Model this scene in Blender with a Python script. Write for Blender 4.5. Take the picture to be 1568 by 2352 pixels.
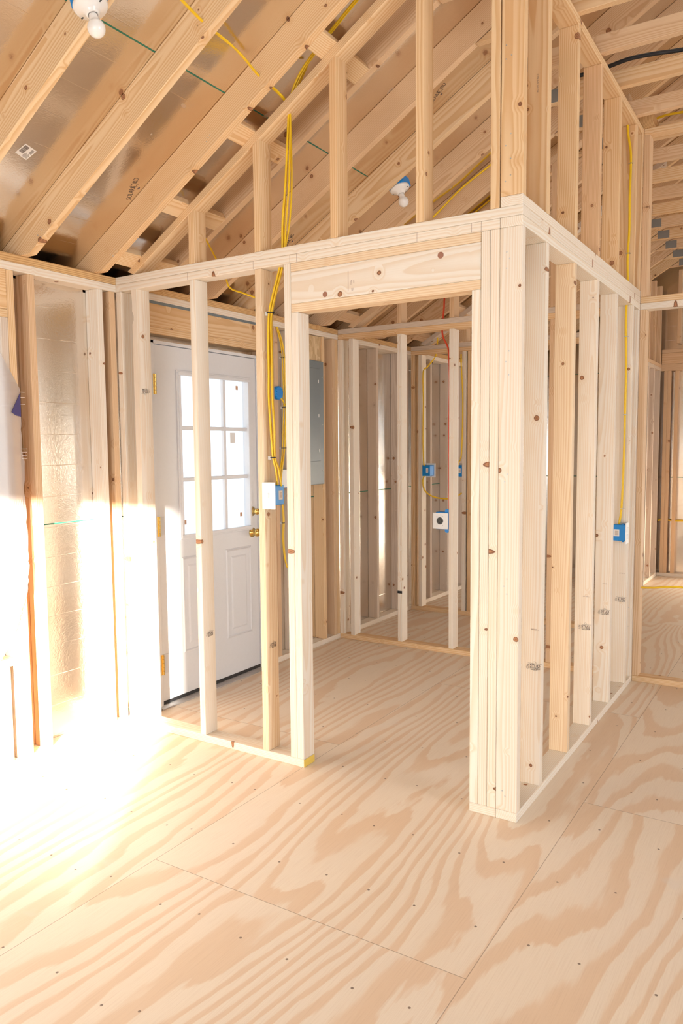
import bpy, bmesh, math, random
from mathutils import Vector, Matrix

for o in list(bpy.data.objects):
    bpy.data.objects.remove(o, do_unlink=True)
SC = bpy.context.scene
COL = SC.collection

# ------------------------------------------------------------------ camera
YAW, PITCH, ROLL = -0.56066, -0.08372, -0.0091
fwd = Vector((math.sin(YAW) * math.cos(PITCH), math.cos(YAW) * math.cos(PITCH), math.sin(PITCH)))
rt = Vector((math.cos(YAW), -math.sin(YAW), 0))
up = rt.cross(fwd)
r2 = rt * math.cos(ROLL) + up * math.sin(ROLL)
u2 = -rt * math.sin(ROLL) + up * math.cos(ROLL)
cd = bpy.data.cameras.new('camera')
cam = bpy.data.objects.new('camera', cd)
COL.objects.link(cam)
m = Matrix((r2, u2, -fwd)).transposed().to_4x4()
m.translation = Vector((0.97805, -2.84817, 1.49738))
cam.matrix_world = m
cd.sensor_fit = 'VERTICAL'
cd.sensor_height = 24
cd.lens = 1756.36 * 24 / 2352
cd.clip_start = 0.02
SC.camera = cam

# ------------------------------------------------------------------ light
SC.view_settings.view_transform = 'Standard'
SC.view_settings.look = 'None'
SC.view_settings.gamma = 1
SC.view_settings.use_curve_mapping = False
SC.view_settings.exposure = 0.46

w = bpy.data.worlds.new('sky')
SC.world = w
w.use_nodes = True
bg = w.node_tree.nodes['Background']
bg.inputs[0].default_value = (0.86, 0.94, 1.0, 1)
bg.inputs[1].default_value = 1.35

AZ, TANE = math.radians(55), 0.105
sdir = Vector((-math.cos(AZ), math.sin(AZ), -TANE)).normalized()      # direction the sunlight travels
sl = bpy.data.lights.new('sun', 'SUN')
sl.energy = 26
sl.color = (1.0, 0.93, 0.82)
sl.angle = math.radians(1.0)
so = bpy.data.objects.new('sun', sl)
COL.objects.link(so)
so.rotation_euler = sdir.to_track_quat('-Z', 'Y').to_euler()
so.location = (3, -8, 4)


def area(name, loc, direction, sx, sy, energy, color):
    l = bpy.data.lights.new(name, 'AREA')
    l.shape = 'RECTANGLE'
    l.size, l.size_y = sx, sy
    l.energy = energy
    l.color = color
    o = bpy.data.objects.new(name, l)
    COL.objects.link(o)
    o.location = loc
    o.rotation_euler = Vector(direction).to_track_quat('-Z', 'Y').to_euler()
    return o


DAY = (0.80, 0.90, 1.0)
area('daylight_front_window', (0.60, -5.28, 1.2), (0, 1, 0), 2.2, 1.3, 55, DAY)
area('daylight_right_window', (5.95, -1.3, 1.45), (-1, 0, 0), 2.0, 1.5, 110, DAY)
area('fill_right_rear_opening', (5.95, 4.4, 1.45), (-1, 0, 0), 1.8, 1.3, 12, DAY)  # unseen rear opening and its lamp, added as light fill


# ------------------------------------------------------------------ materials
def newmat(name):
    mt = bpy.data.materials.new(name)
    mt.use_nodes = True
    nt = mt.node_tree
    return mt, nt, nt.nodes['Principled BSDF']


class NB:
    def __init__(s, nt): s.nt = nt
    def n(s, t, **kw):
        nd = s.nt.nodes.new(t)
        for k, v in kw.items(): setattr(nd, k, v)
        return nd
    def set(s, sock, v):
        if isinstance(v, bpy.types.NodeSocket): s.nt.links.new(v, sock)
        else: sock.default_value = v
    def math(s, op, a, b=0.0, c=0.0, clamp=False):
        nd = s.n('ShaderNodeMath', operation=op, use_clamp=clamp)
        s.set(nd.inputs[0], a); s.set(nd.inputs[1], b); s.set(nd.inputs[2], c)
        return nd.outputs[0]
    def vmath(s, op, a, b=(0, 0, 0)):
        nd = s.n('ShaderNodeVectorMath', operation=op)
        s.set(nd.inputs[0], a); s.set(nd.inputs[1], b)
        return nd.outputs[0]
    def xyz(s, v):
        nd = s.n('ShaderNodeSeparateXYZ'); s.set(nd.inputs[0], v); return nd.outputs
    def comb(s, x, y, z):
        nd = s.n('ShaderNodeCombineXYZ')
        for i, v in enumerate((x, y, z)): s.set(nd.inputs[i], v)
        return nd.outputs[0]
    def noise(s, v, scale, detail=2.0, rough=0.5, out=0):
        nd = s.n('ShaderNodeTexNoise'); s.set(nd.inputs['Vector'], v)
        nd.inputs['Scale'].default_value = scale; nd.inputs['Detail'].default_value = detail
        nd.inputs['Roughness'].default_value = rough
        return nd.outputs[out]
    def mix(s, f, a, b, blend='MIX'):
        nd = s.n('ShaderNodeMix', data_type='RGBA', blend_type=blend)
        s.set(nd.inputs[0], f); s.set(nd.inputs[6], a); s.set(nd.inputs[7], b)
        return nd.outputs[2]
    def smooth(s, v, a, b, x=0.0, y=1.0):
        nd = s.n('ShaderNodeMapRange', interpolation_type='SMOOTHSTEP')
        s.set(nd.inputs[0], v)
        for i, q in enumerate((a, b, x, y)): nd.inputs[i + 1].default_value = q
        return nd.outputs[0]


def c4(r, g, b): return (r, g, b, 1)


def make_wood(name, light, mid, dark, ring=0.0085, contrast=0.55, knots=1.0, rough=0.62):
    mt, nt, P = newmat(name)
    N = NB(nt)
    tc = N.n('ShaderNodeTexCoord').outputs['Object']
    rnd = N.n('ShaderNodeObjectInfo').outputs['Random']
    r1 = N.math('FRACT', N.math('MULTIPLY', rnd, 17.13))
    r2_ = N.math('FRACT', N.math('MULTIPLY', rnd, 91.7))
    r3 = N.math('FRACT', N.math('MULTIPLY', rnd, 233.3))
    p = N.vmath('ADD', tc, N.comb(N.math('MULTIPLY', rnd, 60.0), N.math('MULTIPLY', r1, 9.0), N.math('MULTIPLY', r2_, 7.0)))
    # knots: branch stubs running through the thickness of the board
    kp = N.vmath('MULTIPLY', p, (9.5, 9.5, 3.2))
    wob = N.noise(p, 30.0, 1.0, out=1)
    kp = N.vmath('ADD', kp, N.vmath('MULTIPLY', N.vmath('SUBTRACT', wob, (0.5, 0.5, 0.5)), (0.05, 0.05, 0.05)))
    vo = N.n('ShaderNodeTexVoronoi', feature='F1')
    N.set(vo.inputs['Vector'], kp); vo.inputs['Scale'].default_value = 1.0
    kd = vo.outputs['Distance']
    kr = N.xyz(vo.outputs['Color'])[0]
    kmask_on = N.math('GREATER_THAN', kr, 0.15)
    krad = N.math('MULTIPLY_ADD', kr, 0.105, 0.030)
    kn = N.math('DIVIDE', kd, krad)
    # rings
    wv = N.noise(N.vmath('MULTIPLY', p, (1.1, 5.0, 5.0)), 1.0, 2.0, out=1)
    wv = N.vmath('MULTIPLY', N.vmath('SUBTRACT', wv, (0.5, 0.5, 0.5)), (0.0, 0.026, 0.026))
    fine = N.noise(N.vmath('MULTIPLY', p, (9.0, 60.0, 60.0)), 1.0, 1.0)
    q = N.xyz(N.vmath('ADD', tc, wv))
    py = N.math('MULTIPLY_ADD', r1, 0.16, -0.05)
    pz = N.math('MULTIPLY_ADD', r3, -0.13, -0.004)
    yy = N.math('SUBTRACT', N.math('SUBTRACT', q[1], py), N.math('MULTIPLY', q[0], N.math('MULTIPLY_ADD', r2_, 0.03, -0.015)))
    zz = N.math('SUBTRACT', N.math('SUBTRACT', q[2], pz), N.math('MULTIPLY', q[0], N.math('MULTIPLY_ADD', r3, 0.03, -0.015)))
    rad = N.math('SQRT', N.math('ADD', N.math('MULTIPLY', yy, yy), N.math('MULTIPLY', zz, zz)))
    bulge = N.math('MULTIPLY', N.math('MULTIPLY', N.smooth(kn, 3.2, 0.6), kmask_on), 0.010)
    rad = N.math('ADD', N.math('ADD', rad, bulge), N.math('MULTIPLY', fine, 0.0011))
    ph = N.math('FRACT', N.math('DIVIDE', rad, ring))
    band = N.math('MULTIPLY', N.smooth(ph, 0.25, 0.86), N.smooth(ph, 1.0, 0.90))
    col = N.mix(N.math('MULTIPLY', band, contrast), light, mid)
    fib = N.noise(N.vmath('MULTIPLY', p, (2.5, 240.0, 240.0)), 1.0, 2.0)
    col = N.mix(N.smooth(fib, 0.35, 0.75, 0.0, 0.16), col, mid)
    blot = N.noise(N.vmath('MULTIPLY', p, (1.0, 6.0, 6.0)), 1.6, 3.0)
    col = N.mix(N.smooth(blot, 0.52, 0.75, 0.0, 0.30), col, mid)
    # per-board tint
    tint = N.mix(r1, c4(1.0, 0.955, 0.90), c4(0.985, 1.0, 1.0))
    tint = N.mix(r3, tint, c4(0.94, 0.94, 0.94))
    col = N.mix(1.0, col, tint, 'MULTIPLY')
    # knots colour
    halo = N.math('MULTIPLY', N.smooth(kn, 2.6, 1.0), kmask_on)
    col = N.mix(N.math('MULTIPLY', halo, 0.45 * knots), col, mid)
    core = N.math('MULTIPLY', N.smooth(kn, 1.05, 0.92), kmask_on)
    kring = N.math('MULTIPLY_ADD', N.math('SINE', N.math('MULTIPLY', kn, 13.0)), 0.25, 0.5)
    kc = N.mix(kring, dark, c4(dark[0] * 2.0 + .05, dark[1] * 2.1 + .04, dark[2] * 2.1 + .02))
    kc = N.mix(N.smooth(kn, 0.72, 0.98), kc, c4(dark[0] * .75, dark[1] * .7, dark[2] * .7))
    col = N.mix(N.math('MULTIPLY', core, knots), col, kc)
    N.set(P.inputs['Base Color'], col)
    P.inputs['Roughness'].default_value = rough
    P.inputs['Specular IOR Level'].default_value = 0.3
    bp = N.n('ShaderNodeBump'); bp.inputs['Strength'].default_value = 0.18; bp.inputs['Distance'].default_value = 0.001
    N.set(bp.inputs['Height'], N.math('ADD', fib, N.math('MULTIPLY', band, -0.4)))
    nt.links.new(bp.outputs[0], P.inputs['Normal'])
    return mt


DK = c4(0.23, 0.095, 0.045)
W_PALE = make_wood('pale_spruce', c4(0.87, 0.795, 0.70), c4(0.78, 0.62, 0.45), DK, 0.0075, 0.66)
W_WARM = make_wood('bounce_warm_pine', c4(0.84, 0.615, 0.375), c4(0.68, 0.39, 0.175), DK, 0.0085, 0.72)  # pine tone with the warm bounce light of the upper framing in the colour
W_PINK = make_wood('pinkish_fir', c4(0.79, 0.57, 0.365), c4(0.61, 0.35, 0.18), DK, 0.0065, 0.62)
W_CREAM = make_wood('cream_pine', c4(0.86, 0.695, 0.50), c4(0.72, 0.48, 0.27), DK, 0.0085, 0.7)
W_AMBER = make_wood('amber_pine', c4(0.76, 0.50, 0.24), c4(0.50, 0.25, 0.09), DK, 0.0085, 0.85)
W_GREY = make_wood('greyed_spruce', c4(0.76, 0.64, 0.53), c4(0.56, 0.42, 0.31), DK, 0.008, 0.5)


def make_plywood():
    mt, nt, P = newmat('plywood_sheets')
    N = NB(nt)
    tc = N.n('ShaderNodeTexCoord').outputs['Object']
    x, y, z = N.xyz(tc)
    xs = N.math('DIVIDE', N.math('SUBTRACT', x, 0.18), 1.2192)
    ci = N.math('FLOOR', xs)
    # sheets of neighbouring columns are staggered by half a sheet
    par = N.math('FLOORED_MODULO', ci, 2.0)
    ys = N.math('DIVIDE', N.math('SUBTRACT', N.math('SUBTRACT', y, 0.32), N.math('MULTIPLY', par, -1.26)), 2.4384)
    ri = N.math('FLOOR', ys)
    wn = N.n('ShaderNodeTexWhiteNoise', noise_dimensions='2D')
    N.set(wn.inputs['Vector'], N.comb(ci, ri, 0.0))
    rv = wn.outputs['Color']
    off = N.vmath('MULTIPLY', rv, (31.0, 47.0, 19.0))
    p = N.vmath('ADD', tc, off)
    n1 = N.noise(N.vmath('MULTIPLY', p, (1.7, 0.30, 0.0)), 1.0, 1.0, 0.45)
    n2 = N.noise(N.vmath('MULTIPLY', p, (5.5, 1.5, 0.0)), 1.0, 2.5, 0.55)
    n3 = N.noise(N.vmath('MULTIPLY', p, (40.0, 6.0, 0.0)), 1.0, 2.0, 0.6)
    dens = N.math('MULTIPLY_ADD', N.xyz(rv)[1], 10.0, 11.0)
    f = N.math('ADD', N.math('MULTIPLY', n1, dens), N.math('ADD', N.math('MULTIPLY', n2, 1.5), N.math('MULTIPLY', n3, 0.26)))
    f = N.math('ADD', f, N.math('MULTIPLY', N.xyz(tc)[0], 12.0))
    ph = N.math('FRACT', f)
    band = N.math('MULTIPLY', N.smooth(ph, 0.50, 0.64), N.smooth(ph, 1.0, 0.94))
    soft = N.smooth(ph, 0.2, 0.95)
    lightc = N.mix(N.noise(p, 1.1, 1.0), c4(0.85, 0.72, 0.565), c4(0.83, 0.72, 0.61))
    darkc = N.mix(N.noise(p, 1.7, 1.0), c4(0.73, 0.48, 0.285), c4(0.72, 0.50, 0.33))
    col = N.mix(N.math('MULTIPLY_ADD', band, 0.44, N.math('MULTIPLY', soft, 0.16)), lightc, darkc)
    fib = N.noise(N.vmath('MULTIPLY', p, (380.0, 7.0, 0.0)), 1.0, 2.0)
    col = N.mix(N.smooth(fib, 0.4, 0.8, 0.0, 0.16), col, c4(0.50, 0.31, 0.19))
    # footprints / plaster scuffs
    sc = N.noise(tc, 2.3, 4.0, 0.65)
    col = N.mix(N.smooth(sc, 0.64, 0.72, 0.0, 0.35), col, c4(0.74, 0.66, 0.60))
    # nail heads in rows over the joists
    u = N.math('DIVIDE', x, 0.19); v = N.math('DIVIDE', N.math('SUBTRACT', y, 0.30), 0.4064)
    ui = N.math('FLOOR', u); vi = N.math('FLOOR', v)
    w2 = N.n('ShaderNodeTexWhiteNoise', noise_dimensions='2D'); N.set(w2.inputs['Vector'], N.comb(ui, vi, 0.0))
    wx, wy, wz = N.xyz(w2.outputs['Color'])
    du = N.math('MULTIPLY', N.math('SUBTRACT', N.math('FRACT', u), N.math('MULTIPLY_ADD', wx, 0.5, 0.25)), 0.19)
    dv = N.math('MULTIPLY', N.math('SUBTRACT', N.math('FRACT', v), N.math('MULTIPLY_ADD', wy, 0.10, 0.45)), 0.4064)
    dd = N.math('SQRT', N.math('ADD', N.math('MULTIPLY', du, du), N.math('MULTIPLY', dv, dv)))
    col = N.mix(N.smooth(dd, 0.0052, 0.0034, 0.0, 0.85), col, c4(0.16, 0.10, 0.07))
    # joints between sheets
    ex = N.math('MULTIPLY', N.math('SUBTRACT', 0.5, N.math('ABSOLUTE', N.math('SUBTRACT', N.math('FRACT', xs), 0.5))), 1.2192)
    ey = N.math('MULTIPLY', N.math('SUBTRACT', 0.5, N.math('ABSOLUTE', N.math('SUBTRACT', N.math('FRACT', ys), 0.5))), 2.4384)
    e = N.math('MINIMUM', ex, ey)
    ga = N.smooth(e, 0.0019, 0.0007, 0.0, 0.6)
    col = N.mix(ga, col, c4(0.22, 0.13, 0.08))
    N.set(P.inputs['Base Color'], col)
    P.inputs['Roughness'].default_value = 0.5
    P.inputs['Specular IOR Level'].default_value = 0.35
    bp = N.n('ShaderNodeBump'); bp.inputs['Strength'].default_value = 0.15; bp.inputs['Distance'].default_value = 0.001
    N.set(bp.inputs['Height'], fib)
    nt.links.new(bp.outputs[0], P.inputs['Normal'])
    return mt


def make_foil(name, axis, seam0, period, tint=(0.86, 0.80, 0.73), rough=0.12, bump=0.16, spot=1.0):
    """foil-faced sheathing; green edge seal where sheets meet (axis: 0 = along object x, 2 = height)"""
    mt, nt, P = newmat(name)
    N = NB(nt)
    tc = N.n('ShaderNodeTexCoord').outputs['Object']
    c = N.xyz(tc)
    g = c[axis]
    s = N.math('DIVIDE', N.math('SUBTRACT', g, seam0), period)
    e = N.math('MULTIPLY', N.math('SUBTRACT', 0.5, N.math('ABSOLUTE', N.math('SUBTRACT', N.math('FRACT', s), 0.5))), period)
    wig = N.math('MULTIPLY', N.noise(tc, 14.0, 2.0), 0.002)
    seam = N.smooth(N.math('SUBTRACT', e, wig), 0.0032, 0.0016)
    # long crease lines every 10 cm or so
    s2 = N.math('DIVIDE', N.math('ADD', g, N.math('MULTIPLY', N.noise(tc, 0.7, 1.0), 0.08)), 0.155)
    e2 = N.math('ABSOLUTE', N.math('SUBTRACT', N.math('FRACT', s2), 0.5))
    crease = N.math('MULTIPLY', N.smooth(e2, 0.012, 0.003), N.smooth(N.noise(tc, 2.1, 1.0), 0.45, 0.6))
    big = N.noise(tc, 1.3, 2.0)
    wr = N.noise(N.vmath('MULTIPLY', tc, (34.0, 34.0, 34.0)), 1.0, 3.0, 0.7)
    wr2 = N.noise(N.vmath('MULTIPLY', tc, (170.0, 95.0, 120.0)), 1.0, 2.0, 0.6)
    spots = N.math('MULTIPLY', N.smooth(N.noise(tc, 9.0, 1.0), 0.735, 0.75), spot)
    col = N.mix(N.smooth(big, 0.4, 0.62), c4(*tint), c4(tint[0] * 0.93, tint[1] * 0.86, tint[2] * 0.78))
    col = N.mix(seam, col, c4(0.03, 0.17, 0.10))
    col = N.mix(N.math('MULTIPLY', spots, 0.6), col, c4(0.55, 0.33, 0.17))
    N.set(P.inputs['Base Color'], col)
    N.set(P.inputs['Metallic'], N.math('SUBTRACT', 1.0, N.math('MAXIMUM', seam, N.math('MULTIPLY', spots, 0.6))))
    N.set(P.inputs['Roughness'], N.math('MULTIPLY_ADD', big, 0.12, rough - 0.03))
    h = N.math('ADD', N.math('ADD', wr, N.math('MULTIPLY', wr2, 0.45)), N.math('MULTIPLY', crease, 1.2))
    bp = N.n('ShaderNodeBump'); bp.inputs['Strength'].default_value = bump; bp.inputs['Distance'].default_value = 0.0022
    N.set(bp.inputs['Height'], h)
    nt.links.new(bp.outputs[0], P.inputs['Normal'])
    return mt


def plain(name, col, rough=0.5, metal=0.0, spec=0.5, bump=0.0, bscale=60.0, trans=0.0):
    mt, nt, P = newmat(name)
    N = NB(nt)
    tc = N.n('ShaderNodeTexCoord').outputs['Object']
    nz = N.noise(tc, bscale, 2.0)
    N.set(P.inputs['Base Color'], N.mix(N.smooth(nz, 0.3, 0.8, 0.0, 0.10), c4(*col), c4(col[0] * .85, col[1] * .85, col[2] * .85)))
    P.inputs['Roughness'].default_value = rough
    P.inputs['Metallic'].default_value = metal
    P.inputs['Specular IOR Level'].default_value = spec
    if trans: P.inputs['Transmission Weight'].default_value = trans
    if bump:
        bp = N.n('ShaderNodeBump'); bp.inputs['Strength'].default_value = bump; bp.inputs['Distance'].default_value = 0.001
        N.set(bp.inputs['Height'], nz)
        nt.links.new(bp.outputs[0], P.inputs['Normal'])
    return mt


PLY = make_plywood()
FOIL_ROOF = make_foil('roof_radiant_foil', 0, 0.170, 1.2192)
FOIL_WALL = make_foil('wall_radiant_foil', 2, 1.13, 1.2192, tint=(0.88, 0.86, 0.83), rough=0.15, bump=0.26, spot=0.0)
OSB, nt_, P_ = newmat('strand_board'); N_ = NB(nt_)
t_ = N_.n('ShaderNodeTexCoord').outputs['Object']
v_ = N_.n('ShaderNodeTexVoronoi'); N_.set(v_.inputs['Vector'], N_.vmath('MULTIPLY', t_, (30.0, 60.0, 22.0))); v_.inputs['Scale'].default_value = 1.0
N_.set(P_.inputs['Base Color'], N_.mix(N_.xyz(v_.outputs['Color'])[0], c4(0.78, 0.60, 0.36), c4(0.55, 0.36, 0.18)))
P_.inputs['Roughness'].default_value = 0.7
WHITE = plain('white_door_paint', (0.74, 0.74, 0.76), 0.38)
WHITE_PL = plain('white_plastic', (0.88, 0.88, 0.87), 0.28)
PORC = plain('glazed_porcelain', (0.84, 0.80, 0.76), 0.18)
BULB = plain('soft_white_bulb_glass', (0.88, 0.84, 0.80), 0.12)
BLUE = plain('blue_box_plastic', (0.0, 0.25, 0.72), 0.42)
YEL = plain('yellow_cable_jacket', (0.90, 0.58, 0.015), 0.38)
BLACK = plain('black_rubber', (0.012, 0.012, 0.014), 0.45)
RED = plain('red_cable_jacket', (0.75, 0.07, 0.02), 0.4)
INK = plain('printed_ink', (0.08, 0.05, 0.045), 0.7)
INKF = plain('faded_ink', (0.40, 0.28, 0.22), 0.7)
DINK = plain('dark_blue_ink', (0.03, 0.03, 0.10), 0.6)
BRASS = plain('polished_brass', (0.80, 0.56, 0.18), 0.22, 1.0)
STEEL = plain('galvanised_steel', (0.60, 0.60, 0.60), 0.42, 1.0, bump=0.3)
NPLATE = plain('dull_nail_plate', (0.30, 0.30, 0.29), 0.6, 0.6, bump=0.6, bscale=150)
PANEL = plain('grey_panel_paint', (0.18, 0.21, 0.225), 0.42)
ALU = plain('aluminium_sill', (0.55, 0.54, 0.54), 0.4, 0.8)
PAPER = plain('sticker_paper', (0.82, 0.79, 0.76), 0.6)
BROWN = plain('brown_pad', (0.62, 0.36, 0.22), 0.7)
GREYTAPE = plain('grey_tape', (0.66, 0.66, 0.68), 0.6)
PURPLE = plain('purple_print', (0.06, 0.045, 0.16), 0.55)
YPAINT = plain('yellow_paint', (0.80, 0.56, 0.10), 0.6, bump=0.4, bscale=200)
DGREY = plain('dark_receptacle', (0.045, 0.05, 0.05), 0.4)
CONC = plain('pale_ground', (0.72, 0.71, 0.70), 0.9)

GLASS, nt_, P_ = newmat('window_glass')
N_ = NB(nt_)
tr = N_.n('ShaderNodeBsdfTransparent'); tr.inputs[0].default_value = c4(0.97, 0.985, 1.0)
gl = N_.n('ShaderNodeBsdfGlossy'); gl.inputs['Roughness'].default_value = 0.02
lw_ = N_.n('ShaderNodeLayerWeight'); lw_.inputs[0].default_value = 0.25
mx = N_.n('ShaderNodeMixShader')
nt_.links.new(N_.math('MULTIPLY_ADD', N_.math('POWER', lw_.outputs['Facing'], 4.0), 0.4, 0.03), mx.inputs[0]); nt_.links.new(tr.outputs[0], mx.inputs[1]); nt_.links.new(gl.outputs[0], mx.inputs[2])
nt_.links.new(mx.outputs[0], nt_.nodes['Material Output'].inputs[0])

FILM, nt_, P_ = newmat('translucent_film')
N_ = NB(nt_)
tr = N_.n('ShaderNodeBsdfTransparent'); tl = N_.n('ShaderNodeBsdfTranslucent'); df = N_.n('ShaderNodeBsdfDiffuse')
tl.inputs[0].default_value = c4(0.90, 0.87, 0.88); df.inputs[0].default_value = c4(0.86, 0.84, 0.85)
m1 = N_.n('ShaderNodeMixShader'); m1.inputs[0].default_value = 0.55
nt_.links.new(tl.outputs[0], m1.inputs[1]); nt_.links.new(df.outputs[0], m1.inputs[2])
m2 = N_.n('ShaderNodeMixShader'); m2.inputs[0].default_value = 0.62
nt_.links.new(tr.outputs[0], m2.inputs[1]); nt_.links.new(m1.outputs[0], m2.inputs[2])
nt_.links.new(m2.outputs[0], nt_.nodes['Material Output'].inputs[0])

# ------------------------------------------------------------------ builders
S = 0.0381        # 1.5 in
D = 0.0889        # 3.5 in
X, Y, Z = Vector((1, 0, 0)), Vector((0, 1, 0)), Vector((0, 0, 1))


def tag(o, label=None, cat=None, group=None, kind=None):
    if label: o['label'] = label
    if cat: o['category'] = cat
    if group: o['group'] = group
    if kind: o['kind'] = kind
    return o


def frame(ex, ey, loc):
    ex = Vector(ex).normalized(); ey = Vector(ey)
    ey = (ey - ex * ey.dot(ex)).normalized()
    ez = ex.cross(ey)
    M = Matrix((ex, ey, ez)).transposed().to_4x4()
    M.translation = Vector(loc)
    return M


def finish(name, bm, mat, M=None, parent=None, smooth=False):
    """bm is in world coordinates; M becomes the object's own frame"""
    M = M or Matrix.Identity(4)
    bm.transform(M.inverted())
    bmesh.ops.recalc_face_normals(bm, faces=bm.faces)
    me = bpy.data.meshes.new(name)
    bm.to_mesh(me); bm.free()
    for mt in (mat if isinstance(mat, (list, tuple)) else [mat]): me.materials.append(mt)
    if smooth:
        for p in me.polygons: p.use_smooth = True
    o = bpy.data.objects.new(name, me)
    COL.objects.link(o)
    if parent is not None:
        o.parent = parent
        pw = parent.matrix_basis if parent.parent is None else parent.parent.matrix_basis @ parent.matrix_basis
        o.matrix_basis = pw.inverted() @ M
    else:
        o.matrix_basis = M
    return o


def bx(bm, x0, x1, y0, y1, z0, z1, M=None, mi=0):
    vs = [Vector((x, y, z)) for x in (x0, x1) for y in (y0, y1) for z in (z0, z1)]
    if M: vs = [M @ v for v in vs]
    b = [bm.verts.new(v) for v in vs]
    for f in ((0, 1, 3, 2), (4, 6, 7, 5), (0, 4, 5, 1), (2, 3, 7, 6), (0, 2, 6, 4), (1, 5, 7, 3)):
        fc = bm.faces.new([b[i] for i in f]); fc.material_index = mi
    return b


def prism(bm, poly, a0, a1, axis='y', mi=0):
    """poly in the plane of the other two axes, extruded along axis"""
    def V(p, a):
        if axis == 'y': return Vector((p[0], a, p[1]))
        if axis == 'x': return Vector((a, p[0], p[1]))
        return Vector((p[0], p[1], a))
    lo = [bm.verts.new(V(p, a0)) for p in poly]
    hi = [bm.verts.new(V(p, a1)) for p in poly]
    n = len(poly)
    fs = [bm.faces.new(lo), bm.faces.new(hi[::-1])]
    for i in range(n): fs.append(bm.faces.new((lo[i], hi[i], hi[(i + 1) % n], lo[(i + 1) % n])))
    for f in fs: f.material_index = mi


def bevel(bm, r=0.003, seg=2):
    bmesh.ops.recalc_face_normals(bm, faces=bm.faces)
    bmesh.ops.bevel(bm, geom=list(bm.edges), offset=r, segments=seg, profile=0.5, affect='EDGES')


def board(name, x0, x1, y0, y1, z0, z1, axis, mat, label, cat, group=None, parent=None, r=0.003):
    e = 0.0004          # hairline gap so neighbouring boards keep their own edges
    bm = bmesh.new(); bx(bm, x0 + e, x1 - e, y0 + e, y1 - e, z0 + e * .25, z1 - e * .25); bevel(bm, r)
    dims = {'x': x1 - x0, 'y': y1 - y0, 'z': z1 - z0}
    ex = {'x': X, 'y': Y, 'z': Z}[axis]
    oth = [a for a in 'xyz' if a != axis]
    wide = max(oth, key=lambda a: dims[a])
    ey = {'x': X, 'y': Y, 'z': Z}[wide]
    loc = Vector(((x0 + x1) / 2, (y0 + y1) / 2, (z0 + z1) / 2)); i = 'xyz'.index(axis)
    loc[i] = (x0, y0, z0)[i]
    o = finish(name, bm, mat, frame(ex, ey, loc), parent)
    if parent is None: tag(o, label, cat, group)
    return o


def stud(x0, y0, z0, z1, along, mat, label, group, name='stud', cat='stud', ztop=None):
    """along='x' : the wall runs in x (stud is 3.5 in deep in y)"""
    x1, y1 = (x0 + S, y0 + D) if along == 'x' else (x0 + D, y0 + S)
    if ztop is None:
        return board(name, x0, x1, y0, y1, z0, z1, 'z', mat, label, cat, group)
    bm = bmesh.new()
    prism(bm, [(x0 + .0004, z0), (x1 - .0004, z0), (x1 - .0004, ztop(x1)), (x0 + .0004, ztop(x0))], y0 + .0004, y1 - .0004)
    bevel(bm)
    return tag(finish(name, bm, mat, frame(Z, Y, ((x0 + x1) / 2, (y0 + y1) / 2, z0))), label, cat, group)


def tube(name, pts, r, mat, label=None, cat=None, group=None, parent=None, flat=1.0, sub=6, seg=8, flatdir=None):
    P = [Vector(p) for p in pts]
    Q = []
    for i in range(len(P) - 1):
        p0 = P[max(i - 1, 0)]; p1 = P[i]; p2 = P[i + 1]; p3 = P[min(i + 2, len(P) - 1)]
        for s in range(sub):
            t = s / sub
            Q.append(0.5 * ((2 * p1) + (-p0 + p2) * t + (2 * p0 - 5 * p1 + 4 * p2 - p3) * t * t + (-p0 + 3 * p1 - 3 * p2 + p3) * t ** 3))
    Q.append(P[-1])
    bm = bmesh.new()
    rings = []
    ref = Vector(flatdir) if flatdir else None
    for i, q in enumerate(Q):
        t = (Q[min(i + 1, len(Q) - 1)] - Q[max(i - 1, 0)]).normalized()
        a = ref if ref else (Z if abs(t.z) < 0.9 else X)
        n = (a - t * a.dot(t)).normalized(); b = t.cross(n)
        rings.append([bm.verts.new(q + n * (r * flat * math.cos(2 * math.pi * k / seg)) + b * (r * math.sin(2 * math.pi * k / seg))) for k in range(seg)])
    for i in range(len(rings) - 1):
        for k in range(seg):
            bm.faces.new((rings[i][k], rings[i][(k + 1) % seg], rings[i + 1][(k + 1) % seg], rings[i + 1][k]))
    bm.faces.new(rings[0]); bm.faces.new(rings[-1][::-1])
    M = Matrix.Translation(Q[0])
    o = finish(name, bm, mat, M, parent, smooth=True)
    if parent is None: tag(o, label, cat, group)
    return o


def lathe(bm, prof, M, seg=32, mi=0):
    """profile of (radius, height) spun round local z of M"""
    rings = []
    for r, h in prof:
        if r < 1e-6: rings.append([bm.verts.new(M @ Vector((0, 0, h)))])
        else: rings.append([bm.verts.new(M @ Vector((r * math.cos(2 * math.pi * k / seg), r * math.sin(2 * math.pi * k / seg), h))) for k in range(seg)])
    for a, b in zip(rings, rings[1:]):
        for k in range(seg):
            k2 = (k + 1) % seg
            if len(a) == 1 and len(b) == 1: continue
            if len(a) == 1: f = bm.faces.new((a[0], b[k], b[k2]))
            elif len(b) == 1: f = bm.faces.new((a[k], b[0], a[k2]))
            else: f = bm.faces.new((a[k], b[k], b[k2], a[k2]))
            f.material_index = mi


def empty(name, loc, label, cat, group=None, kind=None):
    o = bpy.data.objects.new(name, None); COL.objects.link(o)
    o.location = loc; o.matrix_basis = Matrix.Translation(Vector(loc)); o.empty_display_size = 0.05
    return tag(o, label, cat, group, kind)


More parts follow.
